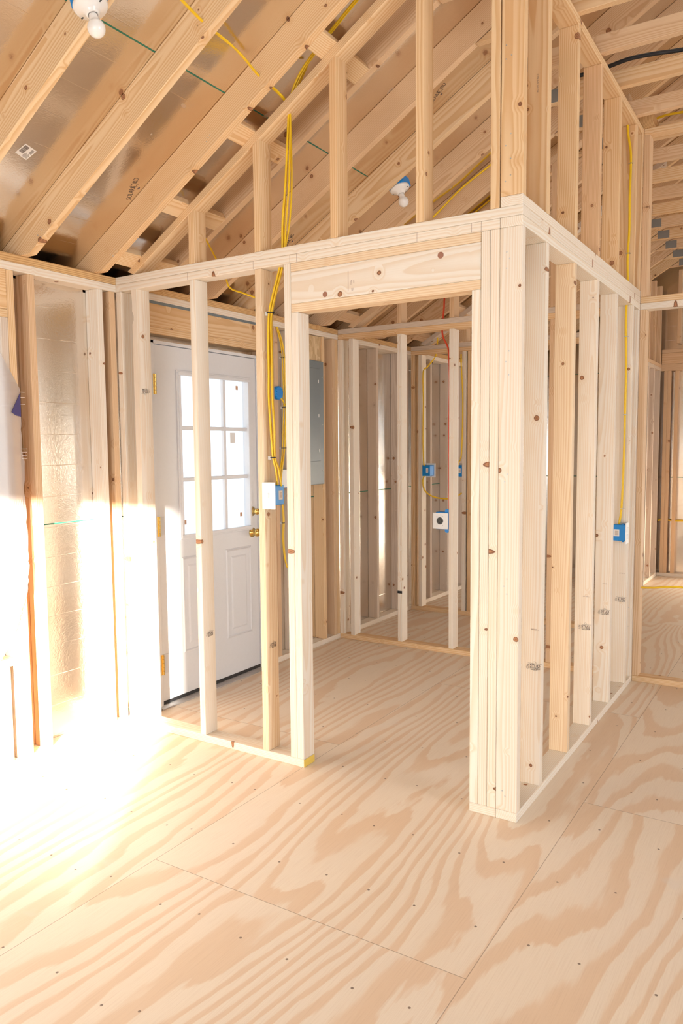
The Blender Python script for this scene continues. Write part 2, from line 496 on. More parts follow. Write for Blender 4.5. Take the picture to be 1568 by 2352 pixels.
def text_bm(bm, body, size, M, extrude=0.0002, mi=0, outline=0.0):
    cu = bpy.data.curves.new('t', 'FONT'); cu.body = body; cu.size = size; cu.align_x = 'CENTER'; cu.align_y = 'CENTER'
    cu.extrude = extrude; cu.resolution_u = 3; cu.offset = outline
    ob = bpy.data.objects.new('t', cu); COL.objects.link(ob)
    bpy.context.view_layer.update()
    dg = bpy.context.evaluated_depsgraph_get()
    me = bpy.data.meshes.new_from_object(ob.evaluated_get(dg))
    me.transform(M)
    n0 = len(bm.faces)
    bm.from_mesh(me)
    bm.faces.ensure_lookup_table()
    for f in bm.faces[n0:]: f.material_index = mi
    bpy.data.meshes.remove(me); bpy.data.objects.remove(ob); bpy.data.curves.remove(cu)


def grade_stamp(parent, c, right, upv, s=1.0, ink=None):
    """mill stamp: STUD / SPF block with an arc and small marks, printed on a board face"""
    M = frame(right, upv, c)
    bm = bmesh.new()
    T = lambda x, y: M @ Matrix.Translation((x * s, y * s, 0.0003))
    text_bm(bm, 'STUD', 0.0155 * s, T(0.006, 0.0), outline=0.0002)
    text_bm(bm, 'SPF', 0.0125 * s, T(0.016, -0.0115), outline=0.0001)
    text_bm(bm, 'KD-HT', 0.0062 * s, T(-0.004, -0.0085))
    text_bm(bm, '106 GE', 0.0058 * s, T(-0.003, -0.0145))
    text_bm(bm, '20', 0.0085 * s, T(-0.0215, 0.001))
    for cx, cy, R, a0, a1 in ((0.004, 0.0105, 0.0065, 0, math.pi), (-0.0225, -0.0075, 0.0052, 0, 2 * math.pi)):
        n = 16
        for k in range(n):
            a = a0 + (a1 - a0) * k / n; b = a0 + (a1 - a0) * (k + 1) / n
            q = [(R * math.cos(a), R * math.sin(a)), (R * math.cos(b), R * math.sin(b)), ((R - .0008) * math.cos(b), (R - .0008) * math.sin(b)), ((R - .0008) * math.cos(a), (R - .0008) * math.sin(a))]
            bm.faces.new([bm.verts.new(T(cx + u / 1, cy + v) @ Vector((0, 0, 0))) for u, v in q])
    bx(bm, -.021 * s, .031 * s, .0088 * s, .0096 * s, 0, .0003, M)
    bx(bm, -.024 * s, -.020 * s, -.0078 * s, -.0070 * s, 0, .0003, M)
    return finish('grade_stamp', bm, ink or INK, M, parent)


def small_print(parent, c, right, upv, body, size, ink=None):
    M = frame(right, upv, c)
    bm = bmesh.new()
    text_bm(bm, body, size, M @ Matrix.Translation((0, 0, .0003)))
    return finish('printed_number', bm, ink or INKF, M, parent)


def nails(parent, pts, normal, r=0.0028):
    for p in pts:
        bm = bmesh.new()
        M = frame(Vector(normal).orthogonal(), Vector(normal).cross(Vector(normal).orthogonal()), p)
        lathe(bm, [(0, .0012), (r * .8, .001), (r, 0), (r, -.003), (0, -.003)], M, 10)
        finish('nail_head', bm, STEEL, M, parent)


XL = -2.199           # inner face of the exterior left wall framing
H = 2.322             # top of the lower studs
P1, P2, P3 = H, H + S, H + 2 * S
TOP3 = H + 3 * S      # 2.436
UH = 3.350            # underside of the upper plates
UH2 = UH + S
SL = 0.6              # roof slope
UND = 3.68            # rafter underside: z = SL x + UND
VT = 0.163            # rafter depth measured vertically
DECK = UND + VT
PU = UND - S * math.sqrt(1 + SL * SL)   # underside of the raked plates
RIDGE = 1.90
YB = 6.44             # back wall framing face
YF = -5.20            # front wall
XR = 6.00             # right wall
EXS = Vector((1, 0, SL)).normalized()

# ------------------------------------------------------------------ setting
bm = bmesh.new(); bx(bm, XL - .12, XR + .12, YF - .12, YB + .12 + D, -.03, 0)
tag(finish('floor', bm, PLY), kind='structure', label='plywood subfloor sheets with swirling grain')

GWX = XL - D          # sheathing plane of the left wall
WY0, WY1, WZ0, WZ1 = -1.60, -0.677, 0.53, 2.10
DY0, DY1, DZ1 = 0.228, 1.199, 2.112


def wall_pieces(bm, mk, a0, a1, z0, z1, holes):
    """a wall strip a0..a1 (horizontal) with rectangular holes (h0,h1,hz0,hz1); mk(bm,a,b,z,z) adds one box"""
    cur = a0
    for h0, h1, hz0, hz1 in sorted(holes):
        if h0 > cur: mk(bm, cur, h0, z0, z1)
        if hz0 > z0: mk(bm, h0, h1, z0, hz0)
        if hz1 < z1: mk(bm, h0, h1, hz1, z1)
        cur = h1
    if cur < a1: mk(bm, cur, a1, z0, z1)


bm = bmesh.new()
wall_pieces(bm, lambda b, a, c, z0, z1: bx(b, GWX - .012, GWX, a, c, z0, z1), YF, YB + D, -.03, 2.398,
            [(WY0, WY1, WZ0, WZ1), (DY0, DY1, -.03, DZ1)])
tag(finish('wall_left', bm, FOIL_WALL), kind='structure', label='foil-faced sheathing of the exterior left wall')

zr = lambda x: SL * x + DECK if x < RIDGE else SL * (2 * RIDGE - x) + DECK
bm = bmesh.new()
prism(bm, [(XL - .3, -.03), (XR + .12, -.03), (XR + .12, zr(XR + .12)), (RIDGE, zr(RIDGE)), (XL - .3, zr(XL - .3))], YB + D, YB + D + .012)
tag(finish('wall_back', bm, FOIL_WALL), kind='structure', label='foil-faced sheathing of the rear gable wall')

FW = [(-.55, 1.76, 0.53, 1.845)]
bm = bmesh.new()
wall_pieces(bm, lambda b, a, c, z0, z1: bx(b, a, c, YF - .10, YF, z0, z1), XL - .3, XR + .12, -.03, 2.40, FW)
prism(bm, [(XL - .3, 2.40), (XR + .12, 2.40), (RIDGE, zr(RIDGE))], YF - .10, YF)
tag(finish('wall_front', bm, FOIL_WALL), kind='structure', label='wall behind the camera')
bm = bmesh.new()
wall_pieces(bm, lambda b, a, c, z0, z1: bx(b, XR, XR + .10, a, c, z0, z1), YF, YB + D, -.03, 2.50,
            [(-2.3, -.3, .7, 2.2), (3.5, 5.3, .8, 2.1)])
tag(finish('wall_right', bm, FOIL_WALL), kind='structure', label='right exterior wall')

# roof deck, both slopes (object x runs up the slope)
MD = frame(EXS, Y, (XL - .3, 0, zr(XL - .3)))
bm = bmesh.new()
prism(bm, [(XL - .3, zr(XL - .3)), (RIDGE, zr(RIDGE)), (RIDGE, zr(RIDGE) + .02), (XL - .3, zr(XL - .3) + .02)], YF - .1, YB + D + .02)
roof = tag(finish('ceiling', bm, FOIL_ROOF, MD), kind='structure', label='foil-faced roof deck above the rafters')
bm = bmesh.new()
prism(bm, [(RIDGE, zr(RIDGE)), (XR + .3, zr(XR + .3)), (XR + .3, zr(XR + .3) + .02), (RIDGE, zr(RIDGE) + .02)], YF - .1, YB + D + .02)
tag(finish('ceiling', bm, FOIL_ROOF, frame(Vector((1, 0, -SL)), Y, (RIDGE, 0, zr(RIDGE)))), kind='structure', label='far slope of the roof deck')

bm = bmesh.new(); bx(bm, XL - .315, XL - .300, YF, YB + D, 2.20, 2.36)  # eave boards added against leaking sky light; dark colour stands for eave shade
tag(finish('trim_1', bm, plain('eave_shade_dark', (0.16, 0.10, 0.06), 0.8)), kind='structure', label='added dark board closing the eave against sky light')
bm = bmesh.new(); bx(bm, XL - .300, GWX - .012, YF, YB + D, 2.20, 2.215)
tag(finish('trim_2', bm, bpy.data.materials['eave_shade_dark']), kind='structure', label='added dark board under the eave against sky light')

# ground outside
bm = bmesh.new(); bx(bm, -30, 30, -30, 30, -.45, -.40)
tag(finish('ground', bm, CONC), kind='structure', label='pale ground outside')

# ------------------------------------------------------------------ exterior left wall framing
GL = 'studs of the exterior left wall'
board('sole_plate', GWX, XL, YF, DY0 - .02, 0, S, 'y', W_PALE, 'sunlit sole plate along the foot of the exterior left wall before the door', 'floor plate')
board('sole_plate', GWX, XL, DY1 + .005, YB, 0, S, 'y', W_PALE, 'sole plate of the exterior left wall running back from the white door', 'floor plate')
board('top_plate', GWX, XL, YF, YB + D, P1, P2, 'y', W_PALE, 'lower plate of the doubled top plate on the exterior left wall', 'top plate')
board('top_plate', GWX, XL, YF, YB + D, P2, P3, 'y', W_AMBER, 'orange-grained upper top plate of the exterior left wall under the rafter ends', 'top plate')
LW = [
    (-.640, W_WARM, 'full height stud beside the torn plastic at the left edge', None),
    (-.530, W_PINK, 'pinkish stud between the window film and the wide foil bay', None),
    (-.124, W_PALE, 'sunlit stud at the right side of the wide foil bay', None),
    (-.044, W_PINK, 'last exterior wall stud before the left corner of the doorway partition', None),
    (.152, W_PALE, 'stud hidden behind the partition corner left of the white door', None),
    (.190, W_WARM, 'trimmer stud on the hinge side of the white door', None),
    (1.200, W_PINK, 'trimmer stud on the knob side of the white door', None),
    (1.238, W_PINK, 'king stud on the knob side of the white door', None),
    (1.375, W_PINK, 'stud behind the second yellow cable bundle', None),
    (1.560, W_PALE, 'stud on the left side of the grey breaker box', None),
    (1.955, W_WARM, 'stud on the right side of the grey breaker box', None),
    (2.100, W_PINK, 'dark-nailed stud at the corner beyond the breaker box', None),
    (2.139, W_WARM, 'innermost corner stud where the second partition meets the exterior wall', None),
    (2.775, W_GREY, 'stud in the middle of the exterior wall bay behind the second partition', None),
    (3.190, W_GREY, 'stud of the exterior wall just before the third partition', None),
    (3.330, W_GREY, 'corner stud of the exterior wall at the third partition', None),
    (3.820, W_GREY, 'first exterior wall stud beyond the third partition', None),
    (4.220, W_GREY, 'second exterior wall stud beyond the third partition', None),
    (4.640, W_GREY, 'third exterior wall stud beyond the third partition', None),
]
wall_studs = []
for y, mt, lb, _ in LW:
    zt = 2.105 if 'trimmer' in lb else H
    wall_studs.append(board('stud', GWX, XL, y, y + S, S, zt, 'z', mt, lb, 'stud', GL))
# window opening at the left frame edge
board('trimmer', GWX, XL, -.678, -.640, S, 2.105, 'z', W_GREY, 'trimmer stud carrying the window header at the left edge', 'stud')
board('cripple_stud', GWX, XL, -.745, -.707, S, WZ0 - S - .002, 'z', W_PALE, 'short cripple stud under the window sill at the left edge', 'stud')
board('window_sill_plate', GWX, XL + .0, WY0, -.678, WZ0 - S, WZ0, 'y', W_WARM, 'rough window sill board at the lower left edge', 'sill')
board('header_plate', GWX, XL, WY0, -.640, 2.105, 2.143, 'y', W_WARM, 'flat plate under the window header at the left edge', 'header')
board('window_header', GWX, XL, WY0, -.640, 2.143, H, 'y', W_WARM, 'window header board at the upper left edge', 'header')
board('stud', GWX, XL, WY0 - S, WY0, S, H, 'z', W_PALE, 'far jamb stud of the left window', 'stud')

wf = empty('window_1', (GWX - .03, (WY0 + WY1) / 2, WZ0), 'white framed window in the exterior left wall', None, kind='structure')
bm = bmesh.new()
fx0, fx1 = GWX - .06, GWX + .01
for a, b, c, d in ((WY0, WY0 + .04, WZ0, WZ1), (WY1 - .03, WY1, WZ0, WZ1), (WY0, WY1, WZ0, WZ0 + .04), (WY0, WY1, WZ1 - .04, WZ1), (WY0, WY1, 1.30, 1.33)):
    bx(bm, fx0, fx1, a, b, c, d)
finish('window_frame', bm, WHITE, None, wf)
bm = bmesh.new(); bx(bm, GWX - .03, GWX - .026, WY0 + .04, WY1 - .03, WZ0 + .04, WZ1 - .04)
finish('pane', bm, GLASS, None, wf)

# torn translucent film over the window
bm = bmesh.new()
random.seed(4)
edge = [(-.80, 2.10), (-.694, 1.944), (-.597, 1.784), (-.603, 1.70), (-.600, 1.569), (-.594, 1.447), (-.598, 1.30), (-.592, 1.16), (-.588, .993),
        (-.596, .90), (-.611, .809), (-.640, .74), (-.655, .694), (-.690, .62), (-.735, .560), (-.76, .535)]
right = []
for (a, b), (c, d) in zip(edge, edge[1:]):
    for k in range(5):
        t = k / 5
        j = 0 if b > 1.79 else random.uniform(-.005, .005)
        right.append((a + (c - a) * t + j, b + (d - b) * t))
right.append(edge[-1])
cols = 7
grid = []
for i, (yy, zz) in enumerate(right):
    row = []
    for k in range(cols + 1):
        t = k / cols
        row.append(bm.verts.new((XL + .006 + .010 * math.sin(zz * 7 + t * 5) * t, yy + (WY0 + .02 - yy) * t, zz)))
    grid.append(row)
for a, b in zip(grid, grid[1:]):
    for k in range(cols): bm.faces.new((a[k], a[k + 1], b[k + 1], b[k]))
bmesh.ops.solidify(bm, geom=list(bm.faces), thickness=0.0004)
film = tag(finish('plastic_sheet', bm, FILM, Matrix.Translation((XL, -1.1, .53)), smooth=True), 'torn white translucent plastic sheet stapled over the left window', 'plastic sheet')
bm = bmesh.new()
prism(bm, [(-.604, 1.765), (-.652, 1.675), (-.630, 1.660), (-.604, 1.655)], XL + .012, XL + .014, 'x')
finish('folded_corner', bm, PURPLE, Matrix.Translation((XL, -.6, 1.7)), film)['label'] = 'purple printed fold'
for zz in (1.768, 1.744, 1.712, 1.505, 1.49, 1.475, 1.46):
    bm = bmesh.new(); bx(bm, XL + .012, XL + .0135, -.608, -.580, zz, zz + .0012)
    finish('loose_thread', bm, WHITE_PL, Matrix.Translation((XL, -.6, zz)), film)

# header over the door
board('header_plate', GWX, XL, .190, 1.238, 2.142, 2.180, 'y', W_WARM, 'flat plate directly over the white door', 'header')
board('door_header', GWX, XL, .190, 1.238, 2.180, 2.306, 'y', W_WARM, 'wide header board over the white door', 'header')
bm = bmesh.new(); bx(bm, GWX + .01, XL - .004, .19, 1.238, 2.306, 2.322)
tag(finish('shim_strip', bm, PANEL), 'grey strip between the door header and the top plate', 'shim')
bm = bmesh.new(); bx(bm, GWX, XL - .01, 1.60, 1.954, 2.137, H - .004)
tag(finish('strand_board_panel', bm, OSB), 'piece of strand board above the grey breaker box', 'board')

# ------------------------------------------------------------------ door
DX = XL - .006        # inner face of the slab
dr = empty('door_1', (XL, .70, 0), 'white half-glass exterior door with nine panes', None, kind='structure')
bm = bmesh.new()
bx(bm, GWX - .03, XL + .002, .231, .2585, .012, 2.106)
bx(bm, GWX - .03, XL + .002, 1.1685, 1.196, .012, 2.106)
bx(bm, GWX - .03, XL + .002, .231, 1.196, 2.0875, 2.106)
bevel(bm, .002)
finish('door_frame', bm, WHITE, None, dr)
y0, y1, z0, z1 = .2615, 1.1655, .040, 2.0835
gy0, gy1, gz0, gz1 = .452, 1.080, .985, 1.930
bm = bmesh.new()
bx(bm, DX - .042, DX, y0, gy0, z0, z1); bx(bm, DX - .042, DX, gy1, y1, z0, z1)
bx(bm, DX - .042, DX, gy0, gy1, z0, gz0); bx(bm, DX - .042, DX, gy0, gy1, gz1, z1)
slab = finish('door_leaf', bm, WHITE, None, dr)
# glazing surround
bm = bmesh.new()
def rim(bm, a0, a1, b0, b1, w_, x0, x1):
    bx(bm, x0, x1, a0, a1, b0, b0 + w_); bx(bm, x0, x1, a0, a1, b1 - w_, b1)
    bx(bm, x0, x1, a0, a0 + w_, b0 + w_, b1 - w_); bx(bm, x0, x1, a1 - w_, a1, b0 + w_, b1 - w_)
rim(bm, .431, 1.102, .965, 1.955, .014, DX, DX + .010)
rim(bm, .440, 1.093, .974, 1.946, .020, DX - .01, DX + .016)
bevel(bm, .002, 1)
finish('glazing_frame', bm, WHITE, None, slab)
bm = bmesh.new()
for yy in (.655, .858): bx(bm, DX - .026, DX - .002, yy - .012, yy + .012, gz0, gz1)
for zz in (1.318, 1.622): bx(bm, DX - .026, DX - .0025, gy0, gy1, zz - .012, zz + .012)
bevel(bm, .003, 1)
finish('muntin_grid', bm, WHITE, None, slab)
bm = bmesh.new(); bx(bm, DX - .032, DX - .029, gy0, gy1, gz0, gz1)
pane = finish('pane', bm, GLASS, None, slab)
for yy, zz in ((.49, 1.872), (1.01, 1.888), (.508, 1.062), (1.03, 1.070)):
    bm = bmesh.new(); bx(bm, DX - .0288, DX - .027, yy - .011, yy + .011, zz - .013, zz + .013)
    finish('corner_pad', bm, BROWN, Matrix.Translation((DX, yy, zz)), slab)
bm = bmesh.new(); bx(bm, DX - .0288, DX - .027, .935, .985, 1.535, 1.60)
finish('glass_sticker', bm, PAPER, None, slab)
# raised lower panels
for a0, a1 in ((.440, .700), (.835, 1.090)):
    bm = bmesh.new()
    b0, b1 = .285, .862
    lv = [(0, 0), (.010, .006), (.022, -.005), (.040, -.005), (.062, .004)]
    ring_prev = None
    for ins, dx in lv:
        rg = [bm.verts.new((DX + .0005 + dx, a, b)) for a, b in ((a0 + ins, b0 + ins), (a1 - ins, b0 + ins), (a1 - ins, b1 - ins), (a0 + ins, b1 - ins))]
        if ring_prev:
            for k in range(4): bm.faces.new((ring_prev[k], ring_prev[(k + 1) % 4], rg[(k + 1) % 4], rg[k]))
        ring_prev = rg
    bm.faces.new(ring_prev)
    finish('raised_panel', bm, WHITE, None, slab)
for i, (hz0, hz1) in enumerate(((1.806, 1.920), (1.004, 1.117), (.200, .318))):
    bm = bmesh.new()
    M = Matrix.Translation((XL + .006, .260, hz0))
    n = 5; hh = (hz1 - hz0) / n
    for k in range(n):
        lathe(bm, [(0, k * hh + .0005), (.0055, k * hh + .0005), (.0062, k * hh + .002), (.0062, (k + 1) * hh - .002), (.0055, (k + 1) * hh - .0005), (0, (k + 1) * hh - .0005)], M, 12)
    bx(bm, XL + .001, XL + .0035, .246, .258, hz0, hz1)
    finish('hinge', bm, BRASS, None, dr, smooth=False)
    if i:
        bm = bmesh.new(); bx(bm, DX, DX + .002, .268, .335, hz0 + .004, hz1 - .002)
        finish('protective_tape', bm, GREYTAPE, None, dr)
for zz, R in ((1.085, .020), (.945, .026)):
    bm = bmesh.new()
    M = frame(Y, Z, (DX, 1.105, zz))
    lathe(bm, [(0, 0), (.032, 0), (.032, .006), (.014, .012), (.012, .028), (R, .036), (R * 1.05, .048), (R * .8, .060), (0, .064)], M, 24)
    finish('door_knob' if R > .022 else 'deadbolt', bm, BRASS, None, slab, smooth=True)
bm = bmesh.new(); bx(bm, DX - .03, DX + .004, .262, 1.165, .022, .041)
finish('door_sweep', bm, BLACK, None, slab)
bm = bmesh.new(); prism(bm, [(XL - .12, 0), (XL + .022, 0), (XL + .022, .008), (XL - .005, .022), (XL - .12, .022)], .231, 1.196)
finish('threshold', bm, ALU, None, dr)

# ------------------------------------------------------------------ doorway partition (front)
GA = 'studs of the doorway partition'
sp = board('sole_plate', XL, -1.031, 0, D, 0, S, 'x', W_PALE, 'sole plate left of the doorway with a yellow painted end', 'floor plate')
bm = bmesh.new(); bx(bm, -1.0312, -1.0300, .001, D - .001, .001, S - .001)
finish('yellow_end_paint', bm, YPAINT, Matrix.Translation((-1.03, 0, 0)), sp)['label'] = 'yellow painted cut end'
board('sole_plate', -.2032, -D, 0, D, 0, S, 'x', W_PALE, 'short sole plate piece under the right doorway jamb', 'floor plate')
A = [
    (XL + .0005, W_PALE, H, 'corner stud of the doorway partition against the exterior wall'),
    (-2.083, W_PALE, H, 'chipped stud left of the white door with an upside-down mill stamp'),
    (-1.678, W_PALE, H, 'pale stud standing in front of the left half of the white door'),
    (-1.273, W_CREAM, H, 'stud carrying the yellow cable bundle and the light switch'),
    (-1.107, W_PALE, H, 'full height king stud on the left side of the doorway'),
    (-1.069, W_PALE, 2.105, 'trimmer stud forming the left jamb of the doorway'),
    (-.2032, W_PALE, 2.105, 'trimmer stud forming the right jamb of the doorway'),
    (-.1651, W_PALE, H, 'king stud on the right side of the doorway next to the trimmer'),
    (-.1270, W_PALE, H, 'stud between the right king stud and the wide corner post face'),
]
a_st = []
for x, mt, zt, lb in A:
    if 'chipped' not in lb:
        a_st.append(stud(x, 0, S, zt, 'x', mt, lb, GA)); continue
    bm = bmesh.new()          # drill bite and torn wane down the near edge
    lf = [(0, S), (0, 1.95), (.003, 2.02), (.002, 2.10), (.001, 2.145), (.008, 2.155), (.0125, 2.170), (.0125, 2.188), (.008, 2.202), (.002, 2.212), (.004, 2.24), (.002, 2.28), (0, 2.30), (0, zt)]
    prism(bm, [(x + a_ + .0004, z_) for a_, z_ in lf] + [(x + S - .0004, zt), (x + S - .0004, S)], .0004, D - .0004)
    a_st.append(tag(finish('stud', bm, mt, frame(Z, Y, (x + S / 2, D / 2, S))), lb, 'stud', GA))
grade_stamp(a_st[1], (-2.083 + S + .0001, .045, 1.80), (0, -1, 0), (0, 0, -1), 1.0)
grade_stamp(a_st[2], (-1.678 + S + .0001, .045, .56), (0, 1, 0), (0, 0, 1), 1.0)
grade_stamp(a_st[3], (-1.273 + S + .0001, .045, .555), (0, 1, 0), (0, 0, 1), 1.0)
board('header_plate', -1.069, -.1651, 0, D, 2.105, 2.143, 'x', W_CREAM, 'flat knotty plate on the underside of the doorway header', 'header')
hd = board('door_header', -1.069, -.1651, 0, D, 2.143, 2.284, 'x', W_PALE, 'wide header board over the doorway with two red knots', 'header')
board('header_plate', -1.069, -.1651, 0, D, 2.284, H, 'x', W_CREAM, 'flat plate on top of the doorway header', 'header')
for x, z, r in ((-.335, 2.256, .013), (-.885, 2.165, .012)):
    bm = bmesh.new(); M = frame(X, Z, (x, -.0002, z))
    lathe(bm, [(0, .0004), (r * .72, .0005), (r * .76, .0002), (r, .0001), (r, -.002), (0, -.002)], M, 20)
    o = finish('knot', bm, plain('red_knot', (0.36, 0.16, 0.10), 0.6, bump=.4, bscale=250), M, hd)
bm = bmesh.new(); M = frame((0, 0, -1), X, (-.755, -.0001, 2.205))
bx(bm, -.045, .037, -.012, -.0102, 0, .0003, M)
for q, (yy, s_) in enumerate(((.004, .010), (.016, .008))): text_bm(bm, ('No.2', 'SPF')[q], s_, M @ Matrix.Translation((.004, yy, .0003)))
text_bm(bm, '20', .012, M @ Matrix.Translation((.034, .009, .0003)))
finish('grade_stamp', bm, INKF, M, hd)
lo_plate = board('top_plate', XL, -D, 0, D, P1, P2, 'x', W_PALE, 'lower top plate across the doorway partition with pencil marks', 'top plate')
board('top_plate', XL, 0, 0, D, P2, P3, 'x', W_PALE, 'upper top plate across the doorway partition running to the corner', 'top plate')
# pencil layout lines on the lower plate

ztopA = lambda x: SL * x + PU
def rake(y0, x_end, mt, label):
    xs = (P3 - PU) / SL
    n = S * math.sqrt(1 + SL * SL)
    bm = bmesh.new()
    prism(bm, [(xs, P3), (x_end, ztopA(x_end)), (x_end, ztopA(x_end) + n), (xs - .045, P3 + .018)], y0, y0 + D)
    bevel(bm)
    return tag(finish('raked_plate', bm, mt, frame(EXS, Y, (xs, y0 + D / 2, P3))), label, 'top plate', 'sloping plates over the partitions')
rake(0, -.092, W_WARM, 'sloping plate following the rafters over the doorway partition')
GP = 'short studs above the doorway partition'
for x, mt, lb in ((-1.678, W_WARM, 'shortest upright stud under the sloping plate, nearest the exterior wall'),
                  (-1.273, W_WARM, 'second shortest upright stud, standing left of the hanging yellow cables'),
                  (-.856, W_WARM, 'tall stud above the left part of the doorway header'),
                  (-.446, W_WARM, 'tallest free-standing stud above the doorway header, right of the rear bulb')):
    stud(x, 0, P3, 3, 'x', mt, lb, GP, ztop=ztopA)
stud(-.1300, 0, P3, 3, 'x', W_WARM, 'upper corner stud beside the tall corner post face', GP, ztop=ztopA)

# ------------------------------------------------------------------ right partition
for x in (-1.69, -1.28, -1.072, -1.035, -.44, -.205, -.165):
    bm = bmesh.new(); bx(bm, x, x + .0012, -.0003, .0006, P1 + .001, P2 - .001)
    finish('pencil_line', bm, INKF, Matrix.Translation((x, 0, P1)), lo_plate)

GB = 'studs of the right partition, lower row'
board('sole_plate', -D, 0, 0, 2.165, 0, S, 'y', W_PALE, 'long sole plate under the right partition', 'floor plate')
post = stud(-D, 0, S, H, 'y', W_PALE, 'broad corner post stud facing the camera right of the doorway', GB)
yb = [.293, .710, 1.127, 1.544, 1.961, 2.127]
nm = ['first pale stud behind the corner post in the right partition, with a large mill stamp',
      'knotty yellowish stud, second behind the corner post in the right partition',
      'third stud behind the corner post in the right partition',
      'fourth stud behind the corner post in the right partition',
      'fifth stud behind the corner post, carrying the blue outlet box and cable',
      'last lower stud of the right partition, tight to the rear wall line']
mats = [W_PALE, W_CREAM, W_PALE, W_PALE, W_PALE, W_PALE]
b_st = []
for y, lb, mt in zip(yb, nm, mats): b_st.append(stud(-D, y, S, H, 'y', mt, lb, GB))
for i, y in enumerate(yb):
    if i in (1,): continue
    if i < 5:
        grade_stamp(b_st[i], (-.036 if i else -.034, y - .0001, .562), (1, 0, 0), (0, 0, 1), 1.15)
        small_print(b_st[i], (-.030, y - .0001, .72), (1, 0, 0), (0, 0, 1), '207128  x', .008)
nails(post, [(-.062 + .012 * (k % 2), -.0002, z) for k, z in enumerate((2.23, 2.205, 2.17, 1.86, 1.82, 1.77, 1.42, 1.39, 1.36, .98, .95, .92, .12, .10))], (0, -1, 0))
nails(b_st[5], [(-.02 - .01 * (k % 2), 2.1265, z) for k, z in enumerate((.48, .44, .36, .33))], (0, -1, 0))
board('top_plate', -D, 0, 0, 2.165, P1, P2, 'y', W_PALE, 'lowest of the three plates along the right partition', 'top plate')
board('top_plate', -D, 0, D, 2.165, P2, P3, 'y', W_PALE, 'middle of the three plates along the right partition', 'top plate')
board('sole_plate', -D, 0, 0, 2.165, P3, TOP3, 'y', W_PALE, 'uppermost of the three plates, carrying the tall upper studs', 'floor plate')
GU = 'studs of the right partition, upper row'
up_lb = ['broad upper corner stud above the corner post', 'upper stud next behind the tall corner post with small mill print',
         'second upper stud of the right partition', 'reddish upper stud of the right partition with a cross knot',
         'fourth upper stud of the right partition', 'upper stud behind the hanging yellow cable near the rear wall line',
         'last upper stud of the right partition, tight to the rear wall line']
up_mt = [W_WARM, W_WARM, W_WARM, W_PINK, W_WARM, W_WARM, W_WARM]
u_st = []
for y, lb, mt in zip([0] + yb, up_lb, up_mt):
    u_st.append(stud(-D, y, TOP3, UH, 'y', mt, lb, GU))
small_print(u_st[1], (-.045, .2928, 2.95), (0, 0, 1), (-1, 0, 0), 'KD-HT SPF No.2', .010)
nails(u_st[0], [(-.070 + .02 * (k % 2), -.0002, z) for k, z in enumerate((2.98, 2.94, 2.93, 2.66, 2.62, 2.57, 2.49, 2.51))], (0, -1, 0))
board('top_plate', -D, 0, 0, 2.254, UH, UH2, 'y', W_WARM, 'high plate on top of the upper studs of the right partition', 'top plate')
stamp_o = b_st[0]

# ------------------------------------------------------------------ cross wall line at the back of the right partition
Y2 = 2.165
board('sole_plate', 0, 1.26, Y2, Y2 + D, 0, S, 'x', W_WARM, 'sole plate across the floor at the right edge of the picture', 'floor plate')
board('top_plate', 0, 1.26, Y2, Y2 + D, P1, P2, 'x', W_PALE, 'lower cross plate running out of the picture on the right', 'top plate')
board('top_plate', 0, 1.26, Y2, Y2 + D, P2, P3, 'x', W_WARM, 'upper cross plate running out of the picture on the right', 'top plate')
board('top_plate', .0005, 1.26, Y2, Y2 + D, UH, UH2, 'x', W_WARM, 'highest cross plate under the ceiling ties on the right', 'top plate')
stud(0, Y2, S, H, 'x', W_PINK, 'pink-grained stud at the far end of the right partition, lower level', 'end studs on the right')
stud(0, Y2, P3, UH, 'x', W_PINK, 'pink-grained stud at the far end of the right partition, upper level', 'end studs on the right')
board('blocking', -.03, .05, 2.16, 2.34, UH2, UH2 + D, 'y', W_AMBER, 'short block on the high corner plate beside the yellow ceiling cable', 'block')

# ------------------------------------------------------------------ second and third partitions
def partition(y0, x_end, xs, labels, mats, pony, sole_lb, lo_lb, hi_lb, group, mt=W_GREY):
    board('sole_plate', XL, x_end, y0, y0 + D, 0, S, 'x', W_WARM, sole_lb, 'floor plate')
    board('top_plate', XL, x_end, y0, y0 + D, P1, P2, 'x', W_WARM, lo_lb, 'top plate')
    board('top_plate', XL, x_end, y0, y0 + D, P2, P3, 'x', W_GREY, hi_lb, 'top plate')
    out = []
    for x, lb, m_ in zip(xs, labels, mats): out.append(stud(x, y0, S, H, 'x', m_, lb, group))
    for x, lb in pony: stud(x, y0, P3, 3, 'x', W_PINK, lb, group, ztop=ztopA)
    return out

Y3 = 2.178
d_st = partition(Y3, -D - .001, [XL + .0005, -2.101, -1.687, -1.273, -.859, -.561],
    ['corner stud of the second partition against the exterior wall', 'pale stud near the corner of the second partition seen through the doorway',
     'stud of the second partition with a dark burn mark near the floor', 'stud of the second partition right of the white range outlet',
     'stud of the second partition hidden by the doorway jamb', 'stud of the second partition seen between the right partition studs'],
    [W_PALE, W_PALE, W_PALE, W_PALE, W_PALE, W_PINK],
    [(-1.687, 'upper stud of the second partition above the burn-marked stud'), (-1.273, 'upper stud of the second partition above the range outlet'),
     (-.561, 'upper stud of the second partition seen between the upper right studs')],
    'sole plate of the second partition seen through the doorway', 'lower top plate of the second partition', 'upper top plate of the second partition with drill splinters',
    'studs of the second partition')
rake(Y3, -.092, W_PINK, 'sloping plate over the second partition')
bm = bmesh.new(); bx(bm, -1.6875, -1.6485, Y3 - .0006, Y3 + .0, .405, .425)
finish('burn_mark', bm, BLACK, Matrix.Translation((-1.67, Y3, .41)), d_st[2])
Y4 = 3.41
